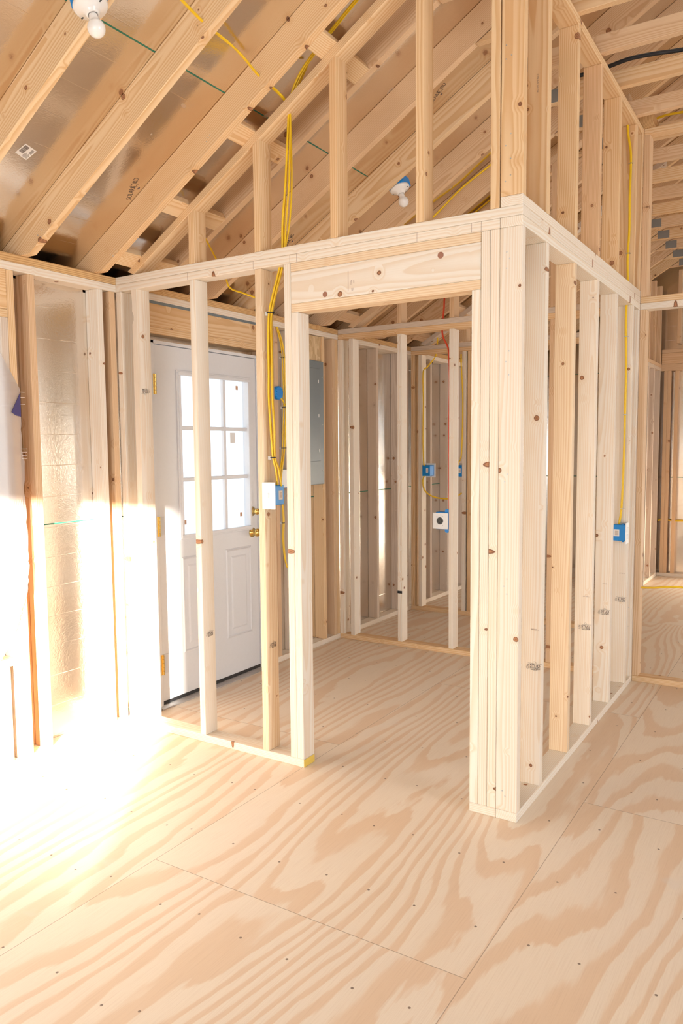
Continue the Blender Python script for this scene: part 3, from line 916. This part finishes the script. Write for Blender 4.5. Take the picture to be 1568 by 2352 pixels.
partition(Y4, -.70, [XL + .0005, -2.125, -1.700, -1.651, -1.25],
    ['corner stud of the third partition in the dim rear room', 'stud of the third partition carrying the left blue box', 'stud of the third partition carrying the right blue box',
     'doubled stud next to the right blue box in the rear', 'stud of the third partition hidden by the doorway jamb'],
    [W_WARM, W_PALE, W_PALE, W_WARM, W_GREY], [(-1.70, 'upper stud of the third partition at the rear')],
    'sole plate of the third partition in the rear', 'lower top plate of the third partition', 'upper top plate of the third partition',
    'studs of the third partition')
rake(Y4, -.092, W_GREY, 'sloping plate over the third partition')

# side wall and gable framing far behind on the right
GG = 'studs of the far side wall'
board('sole_plate', -.68, -.59, 5.70, YB, 0, S, 'y', W_PALE, 'sole plate of the far side wall beyond the right opening', 'floor plate')
board('top_plate', -.68, -.59, 4.9, YB + D, P1, P2, 'y', W_GREY, 'lower top plate of the far side wall', 'top plate')
board('top_plate', -.68, -.59, 4.9, YB + D, P2, P3, 'y', W_PINK, 'upper top plate of the far side wall', 'top plate')
for y, lb in ((5.70, 'nearest stud of the far side wall beyond the right opening'), (6.02, 'broad stud in the middle of the far side wall'), (6.36, 'corner stud where the far side wall meets the gable')):
    board('stud', -.68, -.59, y, y + S, S, H, 'z', W_GREY, lb, 'stud', GG)
    board('stud', -.68, -.59, y, y + S, P3, 3.25, 'z', W_PINK, lb.replace('stud', 'upper stud'), 'stud', GG)
bm = bmesh.new(); bx(bm, -.70, -.681, 5.70, YB, 0, 3.25)
tag(finish('plywood_panel', bm, W_GREY, frame(Z, Y, (-.69, 6, 0))), 'wood panel closing the back of the far side wall', 'board')
GGB = 'gable studs of the rear wall'
for x, lb in ((-.560, 'first gable wall stud at the far corner'), (-.522, 'doubled gable wall stud at the far corner'), (-.445, 'gable wall stud between the two shiny foil strips'), (-.04, 'gable wall stud just outside the far foil strip')):
    board('stud', x, x + S, YB, YB + D, S, H, 'z', W_PINK, lb, 'stud', GGB)
board('stud', -.437, -.399, YB, YB + D, 2.62, 3.42, 'z', W_PINK, 'upper gable stud on the rear wall', 'stud', GGB)
board('sole_plate', -.59, 1.6, YB, YB + D, 0, S, 'x', W_PALE, 'sole plate of the rear gable wall', 'floor plate')
board('top_plate', -.59, 1.6, YB, YB + D, P1, P3, 'x', W_PINK, 'doubled top plate of the rear gable wall', 'top plate')
board('gable_plate', -.59, 1.6, YB, YB + D, P3 + .001, 2.52, 'x', W_PINK, 'built-up beam above the rear gable wall top plate', 'top plate')
board('gable_plate', -.59, 1.6, YB, YB + D, 2.521, 2.56, 'x', W_PINK, 'flat plate on the built-up beam of the rear gable wall', 'top plate')

# ------------------------------------------------------------------ roof framing
GR = 'rafters of the left roof slope'
near_names = {-4: 'rafter above the camera, outermost of the row', -3: 'rafter just outside the upper left corner of the picture', -2: 'rafter carrying the near bulb holder at the upper left corner',
              -1: 'strongly grained rafter across the upper left, pierced by the yellow cable',
              0: 'rafter just in front of the sloping plate of the doorway partition', 1: 'first rafter behind the sloping plate of the doorway partition'}
ordn = ['second', 'third', 'fourth', 'fifth', 'sixth', 'seventh', 'eighth', 'ninth', 'tenth', 'eleventh', 'twelfth', 'thirteenth', 'fourteenth', 'fifteenth']
rafters = {}
for k in range(-4, 16):
    y = -.142 + .4167 * k
    lb = near_names.get(k) or '%s rafter behind the sloping plate of the doorway partition' % ordn[k - 2]
    if k == 3: lb = 'rafter carrying the rear bulb holder'
    xe = XL - .25
    xs = (P3 - UND) / SL
    bm = bmesh.new()
    prism(bm, [(GWX, P3), (xs, P3), (RIDGE - .02, SL * (RIDGE - .02) + UND), (RIDGE - .02, SL * (RIDGE - .02) + DECK - .001), (xe, SL * xe + DECK - .001), (xe, SL * xe + UND), (GWX, SL * GWX + UND)], y, y + S)
    bevel(bm, .0025)
    mt = {-4: W_WARM, -3: W_WARM, -2: W_WARM, -1: W_WARM, 0: W_WARM}.get(k, W_PINK if k % 3 else W_WARM)
    rafters[k] = tag(finish('rafter', bm, mt, frame(EXS, (-SL, 0, 1), (xs, y + S / 2, P3))), lb, 'rafter', GR)
board('ridge_board', RIDGE - .019, RIDGE + .019, YF, YB + D, zr(RIDGE) - .20, zr(RIDGE) - .012, 'y', W_WARM, 'ridge board at the top of the roof', 'ridge')

GT = 'ceiling ties across the right half'
for k in (-2, -1, 0, 1):
    nails(rafters[k], [(a_, -.142 + .4167 * k - .0002, b_) for a_, b_ in [(-2.07, 2.47), (-2.04, 2.49), (-2.05, 2.46)] + ([(-1.42, 2.875), (-1.40, 2.90), (-1.41, 2.89)] if k == 0 else [])], (0, -1, 0))
for k in range(1, 16):
    y = -.142 + .4167 * k
    lb = '%s ceiling tie from the camera, resting on the high plates' % (['nearest'] + ordn)[k - 1]
    xa = (UH2 - UND) / SL + .012
    bm = bmesh.new()
    prism(bm, [(xa, UH2), (RIDGE * 2 - xa, UH2), (RIDGE * 2 - xa - .15, UH2 + D), (xa + .15, UH2 + D)], y + .0002, y + S - .0002)
    bevel(bm, .002, 1)
    t = tag(finish('ceiling_tie', bm, W_PINK if k % 2 else W_WARM, frame(X, Z, (xa, y + S / 2, UH2))), lb, 'ceiling joist', GT)
    bm = bmesh.new(); bx(bm, -.385, -.285, y - .0016, y - .0001, UH2 + .006, UH2 + .075)
    for i in range(6):
        for j in range(8):
            bx(bm, -.379 + j * .0122, -.374 + j * .0122, y - .0022, y - .0015, UH2 + .011 + i * .0105, UH2 + .017 + i * .0105)
    finish('nail_plate', bm, NPLATE, Matrix.Translation((-.335, y, UH2 + .04)), t)['label'] = 'grey toothed nail plate'

# flat blocks between the rafters either side of the sloping plates
GBk = 'flat blocks above the sloping plates'
bl = ['lowest', 'second lowest', 'third', 'highest visible']
for rowi, (ya, yb_, where) in enumerate(((-.104, .2747, 'doorway partition'), (1.9797, 2.358, 'second partition'), (3.2295, 3.608, 'third partition'))):
    for i, xc in enumerate((-2.040, -1.708, -1.292, -.851)):
        if rowi and i > 2: continue
        M = frame(EXS, Y, (xc, ya, SL * xc + UND))
        bm = bmesh.new(); bx(bm, -.046, .046, .0005, yb_ - ya - .0005, .0, S, M); bevel(bm)
        tag(finish('blocking', bm, W_WARM if rowi == 0 else W_PINK, frame(Y, EXS, (xc, ya, SL * xc + UND))), '%s flat block between rafters over the sloping plate of the %s' % (bl[i], where), 'block', GBk)

# printing and sticker on the roof foil
def deckM(x, y, dirv):
    n = Vector((SL, 0, -1)).normalized()
    return frame(dirv, n.cross(Vector(dirv)), (x, y, SL * x + DECK) + Vector((0, 0, 0))) if False else frame(dirv, n.cross(Vector(dirv)), Vector((x, y, SL * x + DECK)) + n * .0006)
def lettering(x, y, dirv, parts, mats_):
    M = deckM(x, y, dirv)
    bm = bmesh.new()
    for body, sz, ox, oy, mi, ol in parts:
        text_bm(bm, body, sz, M @ Matrix.Translation((ox, oy, 0)) @ Matrix.Diagonal((.8, 1.25, 1, 1)), mi=mi, outline=ol)
    for k in range(20):
        a = 2 * math.pi * k / 20; b = 2 * math.pi * (k + 1) / 20; R = .0145; r_ = .0132
        bm.faces.new([bm.verts.new(M @ Vector((.019 + q * math.cos(t), q * math.sin(t), .0002))) for q, t in ((R, a), (R, b), (r_, b), (r_, a))])
    for k in range(8):
        a = 2 * math.pi * (k + .5) / 8
        c_, s_ = math.cos(a), math.sin(a)
        bm.faces.new([bm.verts.new(M @ Vector((.019 + c_ * q - s_ * w_, s_ * q + c_ * w_, .0002))) for q, w_ in ((.017, -.0008), (.021, -.0008), (.021, .0008), (.017, .0008))])
    o = finish('printed_lettering', bm, mats_, M, roof)
    return o
dv = Vector((.105, -.045, .063))
for (x, y) in ((-1.845, -.190), (-.812, .995), (-1.82, 1.03)):
    lettering(x, y, dv, [('SOLARB', .030, -.030, 0, 0, -.0006), ('RD', .030, .050, 0, 0, -.0006), ('TechShield', .011, -.015, -.034, 1, .0)][:2] + [('Green Frame', .011, .0, -.030, 1, .0002)] if False else
              [('SOLARB', .030, -.030, 0, 0, -.0006), ('RD', .030, .050, 0, 0, -.0006), ('Tm', .011, .0, -.030, 1, .0002)], [INK, DINK])
M = deckM(-1.857, -.760, Vector((.034, .011, .020)))
bm = bmesh.new(); bx(bm, -.030, .030, -.032, .032, -.0003, .0002, M, 0)
random.seed(9)
xx = -.014
while xx < .024:
    ww = random.choice((.0007, .0013, .002)); bx(bm, xx, xx + ww, .004, .027, .0002, .0005, M, 1); xx += ww + random.choice((.0007, .0012))
for k in range(7): bx(bm, -.025, -.025 + .018 + .003 * (k % 3), -.026 + k * .004, -.0245 + k * .004, .0002, .0005, M, 1)
xx = .002
while xx < .024: bx(bm, xx, xx + .0010, -.026, -.012, .0002, .0005, M, 1); xx += .0021
finish('barcode_sticker', bm, [PAPER, INK], M, roof)

# ------------------------------------------------------------------ electrical panel
ep = empty('breaker_box', (XL, 1.78, 1.228), 'grey electrical breaker box mounted between wall studs', 'breaker box')
bm = bmesh.new(); bx(bm, XL - .085, XL + .004, 1.6, 1.9545, 1.245, 2.12)
finish('panel_box', bm, STEEL, None, ep)
bm = bmesh.new(); bx(bm, XL + .004, XL + .010, 1.575, 1.962, 1.228, 2.135); bevel(bm, .003)
finish('cover', bm, PANEL, None, ep)
bm = bmesh.new(); bx(bm, XL + .010, XL + .016, 1.62, 1.905, 1.40, 2.08); bevel(bm, .003)
dpan = finish('panel_door', bm, PANEL, None, ep)
for zz in (1.48, 1.735, 1.985):
    bm = bmesh.new(); bx(bm, XL + .016, XL + .018, 1.880, 1.886, zz - .012, zz + .012)
    finish('latch_slot', bm, WHITE_PL, None, dpan)
for zz in (1.33, 1.67, 2.02):
    bm = bmesh.new(); M = frame(Y, Z, (XL + .010, 1.940, zz)); lathe(bm, [(0, .003), (.003, .0025), (.004, 0)], M, 10)
    finish('screw', bm, STEEL, M, ep)

# ------------------------------------------------------------------ boxes, switch, outlets
def sticker(parent, M, w_, h_):
    bm = bmesh.new(); bx(bm, -w_ / 2, w_ / 2, -h_ / 2, h_ / 2, 0, .0003, M, 0)
    n = 9
    for k in range(n):
        zz = -h_ * .32 + h_ * .64 * k / n
        bx(bm, -w_ * .25, w_ * .36, zz, zz + h_ * .035, .0003, .0005, M, 1)
    return finish('barcode_sticker', bm, [PAPER, INKF], M, parent)

sw = empty('light_switch', (-1.209, 0, 1.22), 'white light switch plate on a blue box beside the cable stud', 'light switch')
bm = bmesh.new(); bx(bm, -1.234, -1.178, .001, .075, 1.232, 1.325); bevel(bm, .003)
for zz in (1.2275, 1.3295): bx(bm, -1.212, -1.200, .002, .014, zz - .006, zz + .006)
jb = finish('junction_box', bm, BLUE, None, sw)
sticker(jb, frame(Y, Z, (-1.1779, .048, 1.278)), .030, .042)
bm = bmesh.new(); bx(bm, -1.247, -1.171, -.006, 0, 1.213, 1.340); bevel(bm, .003)
fp = finish('cover_plate', bm, WHITE_PL, None, sw)
bm = bmesh.new(); bx(bm, -1.213, -1.205, -.014, -.005, 1.268, 1.290); bevel(bm, .002); bx(bm, -1.217, -1.201, -.0068, -.0055, 1.262, 1.292)
finish('toggle', bm, WHITE_PL, None, sw)
for zz in (1.247, 1.307):
    bm = bmesh.new(); M = frame(X, Z, (-1.209, -.006, zz)); lathe(bm, [(0, .0012), (.0025, .001), (.003, 0)], M, 10); finish('screw', bm, STEEL, M, sw)

ou = empty('outlet_box', (-.035, 1.93, .915), 'blue outlet box with white edge-on plate on the right partition', 'electrical outlet')
bm = bmesh.new(); bx(bm, -.075, -.002, 1.905, 1.9605, .925, 1.022); bevel(bm, .003)
for zz in (.9225, 1.0245): bx(bm, -.024, -.012, 1.910, 1.924, zz - .005, zz + .005)
jb = finish('junction_box', bm, BLUE, None, ou)
sticker(jb, frame(X, Z, (-.055, 1.9049, .973)), .033, .042)
bm = bmesh.new(); bx(bm, 0, .006, 1.885, 1.958, .908, 1.036); bevel(bm, .003)
finish('cover_plate', bm, WHITE_PL, None, ou)
bm = bmesh.new()
for zz in (.950, .995): bx(bm, .006, .009, 1.905, 1.938, zz - .014, zz + .014)
bevel(bm, .003); finish('receptacle', bm, WHITE_PL, None, ou)

ro = empty('range_outlet', (-1.333, Y3, .91), 'square white range outlet with round dark socket on the second partition', 'electrical outlet')
bm = bmesh.new(); bx(bm, -1.375, -1.274, Y3 + .001, Y3 + .08, .905, 1.03); bevel(bm, .004)
for zz in (.897, 1.037):
    M = frame(X, Z, (-1.290, Y3 + .02, zz)); lathe(bm, [(0, -.012), (.016, -.012), (.016, .012), (0, .012)], M, 14)
finish('junction_box', bm, BLUE, None, ro)
bm = bmesh.new(); bx(bm, -1.395, -1.276, Y3 - .007, Y3, .908, 1.024); bevel(bm, .003)
finish('cover_plate', bm, WHITE_PL, None, ro)
bm = bmesh.new(); M = frame(X, Z, (-1.338, Y3 - .007, .967)); lathe(bm, [(0, .004), (.024, .004), (.026, 0)], M, 28)
sck = finish('socket_face', bm, DGREY, M, ro)
for dx, dz, a, b in ((-.013, 0, .0025, .007), (.013, 0, .0025, .007), (0, -.014, .005, .0035), (.002, .014, .004, .004)):
    bm = bmesh.new(); bx(bm, -1.338 + dx - a, -1.338 + dx + a, Y3 - .0118, Y3 - .0108, .967 + dz - b, .967 + dz + b)
    finish('slot', bm, BLACK, Matrix.Translation((-1.338 + dx, Y3, .967 + dz)), sck)
for dx in (-.023, .023):
    for dz in (-.032, .032):
        bm = bmesh.new(); M = frame(X, Z, (-1.338 + dx, Y3 - .007, .967 + dz)); lathe(bm, [(0, .0012), (.0028, .001), (.003, 0)], M, 10); finish('screw', bm, STEEL, M, ro)

for x0, x1, lb in ((-2.086, -2.010, 'blue box on the left stud of the third partition with cable looping out below'), (-1.765, -1.701, 'blue box on the right studs of the third partition, half hidden by a nearer stud')):
    e = empty('outlet_box', ((x0 + x1) / 2, Y4, 1.23), lb, 'electrical box')
    bm = bmesh.new(); bx(bm, x0, x1, Y4 + .004, Y4 + D, 1.236, 1.334); bevel(bm, .003)
    j = finish('junction_box', bm, BLUE, None, e)
    sticker(j, frame(X, Z, ((x0 + x1) / 2 + .01, Y4 + .0038, 1.287)), .022, .040)
    bm = bmesh.new(); bx(bm, x0 - .003, x1 + .012, Y4 + D + .001, Y4 + D + .007, 1.222, 1.350); bevel(bm, .002)
    finish('cover_plate', bm, WHITE_PL, None, e)

e = empty('outlet_box', (XL, 1.46, 1.22), 'white cover plate on a blue box partly hidden behind the doorway jamb', 'electrical box')
bm = bmesh.new(); bx(bm, XL - .07, XL - .001, 1.432, 1.500, 1.222, 1.350); bevel(bm, .003); finish('junction_box', bm, BLUE, None, e)
bm = bmesh.new(); bx(bm, XL, XL + .006, 1.425, 1.540, 1.225, 1.350); bevel(bm, .002); finish('cover_plate', bm, WHITE_PL, None, e)
e = empty('cable_box', (XL, 1.39, 1.84), 'small round blue box behind the cable stud near the door', 'electrical box')
bm = bmesh.new(); M = frame(Y, Z, (XL - .01, 1.392, 1.875)); lathe(bm, [(0, 0), (.046, 0), (.046, .03), (.040, .034), (0, .034)], M, 20); finish('junction_box', bm, BLUE, M, e)
bm = bmesh.new()
for k in range(4): bx(bm, XL + .024, XL + .028, 1.36, 1.42, 1.845 + k * .017, 1.853 + k * .017)
finish('ribs', bm, BLUE, None, e)

# ------------------------------------------------------------------ bulbs in porcelain holders
NRM = Vector((SL, 0, -1)).normalized()      # pointing down, away from the roof
def bulb_light(c, side, label):
    e = empty('ceiling_light', c, label, 'light', 'bare bulbs in porcelain holders')
    ax = Vector((.32, 0, -1)).normalized(); M = frame(Y.cross(ax), ax.cross(Y.cross(ax)), c)
    bm = bmesh.new()
    bx(bm, -.052, .052, -side, side, -.055, -.003, M); bevel(bm, .004)
    finish('junction_box', bm, BLUE, M, e)
    bm = bmesh.new()
    lathe(bm, [(0, -.004), (.057, -.004), (.058, .004), (.053, .012), (.030, .020), (.024, .030), (.021, .036), (.0165, .0365), (.0165, .030), (0, .030)], M, 40)
    finish('lamp_holder', bm, PORC, M, e, smooth=True)
    for s_ in (-1, 1):
        bm = bmesh.new(); bx(bm, s_ * .042 - .010, s_ * .042 + .010, -.0025, .0025, .0145, .0158, M)
        finish('screw_slot', bm, DGREY, M, e)
    bm = bmesh.new()
    lathe(bm, [(.0135, .030), (.0138, .040)], M, 24)
    finish('bulb_cap', bm, STEEL, M, e, smooth=True)
    bm = bmesh.new()
    pr = [(.0142, .037), (.0150, .045), (.0175, .055), (.0225, .066)]
    for k in range(0, 13):
        a = -.55 + (math.pi / 2 + .55) * k / 12
        pr.append((.0295 * math.cos(a), .084 + .0295 * math.sin(a)))
    pr[-1] = (0, .1135)
    lathe(bm, pr, M, 32)
    finish('bulb', bm, BULB, M, e, smooth=True)
    return e
bulb_light(Vector((-1.134, -1.022, SL * -1.157 + UND - .018)), .036, 'bare bulb in a white porcelain holder at the upper left corner')
bulb_light(Vector((-1.150, 1.205, SL * -1.150 + UND)), .052, 'bare bulb with blue box behind the doorway partition, over the rear bay')

# ------------------------------------------------------------------ cables
CG = 'yellow cables'
r = .0052
random.seed(11)
offs = [(0, 0), (.013, .009), (-.012, .014), (.007, -.014), (.020, -.004)]
names = ['centre', 'right', 'left rear', 'front', 'outer right']
for i, (ox, oy) in enumerate(offs):
    top = [(-.985 + ox * .3, -.85, 3.098), (-1.056 + ox * .3, -.559, 3.102), (-1.062 + ox * .3, -.35, 3.085), (-1.115 + ox * .3, -.142, 3.082), (-1.110 + ox * .4, -.01, 3.060)]
    if i in (1, 3): top = [(-.50, .02 + oy * .5, 3.49), (-.69, .01 + oy * .5, 3.36), (-.99, .02 + oy * .5, 3.150)]
    if i == 4: top = [(-1.05 + ox, .10, 3.20)]
    wob = random.uniform(-.006, .006)
    mid = [(-1.097 + ox * .5, .045 + oy * .5, 3.02), (-1.099 + ox * .5, .045 + oy * .5, 2.97), (-1.118 + ox + (0.012 if i == 1 else 0), .045 + oy, 2.70), (-1.138 + ox + (.016 if i == 1 else 0) + wob, .045 + oy, 2.52), (-1.143 + ox * .6, .045 + oy * .7, P3),
           (-1.158 + ox * .6, .045 + oy * .7, P1), (-1.192 + ox * .6, .035 + oy * .8, 2.20), (-1.214 + ox * .6, .03 + oy * .8, 2.10), (-1.218 + ox * .8 + wob, .03 + oy, 1.95), (-1.219 + ox * .9, .03 + oy, 1.84),
           (-1.222 + ox, .03 + oy, 1.74), (-1.214 + ox, .03 + oy, 1.60), (-1.208 + ox * .5, .035 + oy * .6, 1.46), (-1.200 + ox * .8, .045 + oy * .8, 1.40), (-1.196 + ox * 1.2, .05 + oy * .8, 1.32)]
    tube('electrical_cable', top + mid, r, YEL, 'yellow cable dropping to the light switch, %s strand of the front bundle' % names[i], 'cable', CG, flat=.62, flatdir=(0, 1, 0))


def tie(c, rad, label, axis_t=(0, 0, 1)):
    bm = bmesh.new(); M = frame(Vector(axis_t).orthogonal(), Vector(axis_t).cross(Vector(axis_t).orthogonal()), c)
    n = 20
    prof = [(rad, -.0022), (rad + .0015, -.0022), (rad + .0015, .0022), (rad, .0022), (rad, -.0022)]
    lathe(bm, prof, M, n)
    o = tag(finish('cable_tie', bm, BLACK, M), label, 'cable tie', 'black ties round the yellow cables')
    bm = bmesh.new(); bx(bm, c[0] - rad - .016, c[0] - rad + .001, c[1] - .004, c[1] + .004, c[2] - .010, c[2] + .006)
    finish('staple_base', bm, WHITE_PL, Matrix.Translation(c), o)
    return o
tie((-1.208, .032, 2.122), .017, 'black cable tie round the front yellow bundle near the top plate')
tie((-1.207, .034, 1.455), .013, 'black cable tie round the front yellow bundle above the light switch')

# second bundle on the exterior wall
for i, (oy, ox) in enumerate(((0, 0), (.012, .006), (.024, .002), (.006, .014))):
    pts = [(XL + .01 + ox * .4, 1.385 + oy * .3, P1 - .002), (XL + .015 + ox, 1.415 + oy * .5, 2.24), (XL + .016 + ox, 1.440 + oy, 2.13), (XL + .016 + ox, 1.447 + oy, 1.95),
           (XL + .016 + ox, 1.450 + oy * 1.1, 1.80), (XL + .016 + ox, 1.440 + oy * 1.2, 1.65), (XL + .016 + ox, 1.428 + oy, 1.50), (XL + .014 + ox, 1.418 + oy * .6, 1.42)]
    if i < 2: pts += [(XL + .012 + ox, 1.405 + oy, 1.372), (XL - .01, 1.425 + oy, 1.345)]
    else: pts += [(XL + .012 + ox, 1.405, 1.34), (XL + .012, 1.41, 1.25), (XL + .012, 1.415 + oy * .4, 1.15), (XL + .012, 1.425 + oy * .6, 1.0), (XL + .012, 1.415 + oy * .7, .88), (XL + .014, 1.430 + oy * .5, .74), (XL + .016, 1.462, .66)]
    tube('electrical_cable', pts, .0055, YEL, 'yellow cable on the exterior wall near the panel, %s strand' % ['left', 'middle', 'right and longest', 'front'][i], 'cable', CG, flat=.62, flatdir=(1, 0, 0))
tube('electrical_cable', [(XL + .02, 1.41, 1.84), (XL + .024, 1.430, 1.822), (XL + .024, 1.452, 1.79)], .0055, YEL, 'short yellow cable leaving the small round blue box', 'cable', CG)
tie((XL + .02, 1.452, 2.12), .020, 'black cable tie high on the exterior wall bundle')
tie((XL + .02, 1.458, 1.78), .020, 'black cable tie midway on the exterior wall bundle')
tie((XL + .02, 1.436, 1.50), .018, 'black cable tie low on the exterior wall bundle')
tie((XL + .014, 1.425, .98), .010, 'lowest black cable tie on the exterior wall pair')

# cable down the right partition
tube('electrical_cable', [(-.055, 1.955, 3.47), (-.052, 1.952, 3.375), (-.046, 1.950, 3.30), (-.028, 1.950, 3.17), (-.030, 1.950, 2.95), (-.028, 1.950, 2.76), (-.034, 1.950, 2.60), (-.030, 1.950, 2.44), (-.034, 1.951, 2.34), (-.036, 1.950, 2.20),
                          (-.029, 1.950, 1.94), (-.030, 1.950, 1.70), (-.030, 1.950, 1.50), (-.034, 1.950, 1.25), (-.040, 1.950, 1.10), (-.050, 1.945, 1.02)], .0068, YEL,
     'yellow cable stapled down the fifth stud to the blue outlet box', 'cable', CG, flat=.6, flatdir=(0, 1, 0))
for k, (xx, zz) in enumerate(((-.028, 3.13), (-.032, 2.62), (-.032, 2.14), (-.030, 1.68), (-.033, 1.115))):
    bm = bmesh.new(); bx(bm, xx - .011, xx + .011, 1.9435, 1.9450, zz - .002, zz + .002); bx(bm, xx - .011, xx - .0095, 1.944, 1.961, zz - .002, zz + .002); bx(bm, xx + .0095, xx + .011, 1.944, 1.961, zz - .002, zz + .002)
    tag(finish('cable_staple', bm, STEEL, Matrix.Translation((xx, 1.95, zz))), '%s metal staple holding the cable on the fifth stud' % ['highest', 'second highest', 'middle', 'second lowest', 'lowest'][k], 'staple', 'staples on the right partition cable')

# cables running up the rear roof bays
def slopept(x, c, y): return (x, y, SL * x + c)
tube('electrical_cable', [slopept(-1.62, 3.77, 1.925), slopept(-1.28, 3.79, 1.925), slopept(-1.08, 3.818, 1.925), slopept(-.88, 3.808, 1.925), slopept(-.5, 3.80, 1.925)], .0065, YEL, 'yellow cable running up a rear rafter right of the rear bulb', 'cable', CG)
tube('electrical_cable', [slopept(-1.6, 3.80, 2.345), slopept(-1.21, 3.828, 2.345), slopept(-.8, 3.822, 2.345)], .0065, YEL, 'yellow cable on the rafter just above the doorway partition plate', 'cable', CG)
tube('electrical_cable', [(-1.80, .24, 2.62), (-1.675, .255, 2.40), (-1.64, .26, 2.325), (-1.56, .268, 2.29), (-1.49, .275, 2.262)], .0045, YEL, 'thin yellow cable seen under the top plate above the door', 'cable', CG)
tube('electrical_cable', [(XL + .03, 1.62, 2.44), (XL + .05, 1.73, 2.452), (XL + .03, 1.99, 2.515), (XL + .2, 2.2, 2.60)], .005, YEL, 'yellow cable over the exterior wall plate seen above the electrical panel', 'cable', CG)
# rear partition cables
tube('electrical_cable', [(-1.95, Y4 + .04, 2.75), (-1.955, Y4 + .04, 2.42), (-1.97, Y4 + .03, 2.30), (-2.04, Y4 + .01, 2.21), (-2.072, Y4 - .006, 2.16), (-2.070, Y4 - .006, 1.9), (-2.074, Y4 - .006, 1.6), (-2.070, Y4 + .0, 1.36), (-2.066, Y4 + .02, 1.325)], .0065, YEL, 'yellow cable dropping to the left blue box of the third partition', 'cable', CG)
tube('electrical_cable', [(-2.066, Y4 + .02, 1.245), (-2.076, Y4 - .004, 1.20), (-2.060, Y4 - .004, 1.11), (-1.99, Y4 + .01, 1.055), (-1.876, Y4 + .02, 1.035), (-1.78, Y4 + .02, 1.045), (-1.71, Y4 + .02, 1.09)], .0065, YEL, 'yellow cable looping between the two rear blue boxes', 'cable', CG)
tube('electrical_cable', [(-1.715, Y4 + .01, 2.30), (-1.705, Y4 - .01, 2.20), (-1.69, Y4 - .008, 1.9), (-1.70, Y4 - .008, 1.45), (-1.73, Y4 + .0, 1.36), (-1.745, Y4 + .02, 1.33)], .0065, YEL, 'yellow cable dropping to the right blue box of the third partition', 'cable', CG)
tube('electrical_cable', [(-1.335, Y3 + .045, 2.95), (-1.330, Y3 + .045, 2.54), (-1.346, Y3 + .045, 2.31), (-1.300, Y3 + .04, 2.20), (-1.284, Y3 + .03, 2.08), (-1.281, Y3 + .03, 1.9), (-1.286, Y3 + .03, 1.6), (-1.282, Y3 + .03, 1.04)], .0065, RED, 'orange-red cable dropping behind a stud to the range outlet', 'cable')
tube('electrical_cable', [(.02, Y2 + .045, .598), (.10, Y2 + .05, .602), (.27, Y2 + .06, .618), (.6, Y2 + .08, .60), (1.23, Y2 + .045, .60)], .0062, YEL, 'yellow cable strung level across the opening at the right edge', 'cable', CG)
tube('electrical_cable', [(-.585, YB - .01, .640), (-.53, YB + .03, .645), (-.40, YB + .03, .640), (-.2, YB + .03, .645), (.5, YB + .03, .64)], .009, YEL, 'yellow cable running low through the far gable wall studs', 'cable', CG)
tube('electrical_cable', [(-.30, 1.50, 3.490), (-.10, 1.49, 3.488), (.05, 1.475, 3.497), (.18, 1.50, 3.500), (.30, 1.545, 3.505), (.7, 1.62, 3.50), (1.4, 1.6, 3.49)], .011, BLACK, 'thick black cable lying across the ceiling ties', 'cable')
tube('electrical_cable', [(-.05, 2.36, 3.490), (.017, 2.346, 3.50), (.10, 2.33, 3.505), (.19, 2.326, 3.50), (.6, 2.32, 3.49)], .0075, YEL, 'yellow cable over the ceiling tie beside the high corner block', 'cable', CG)
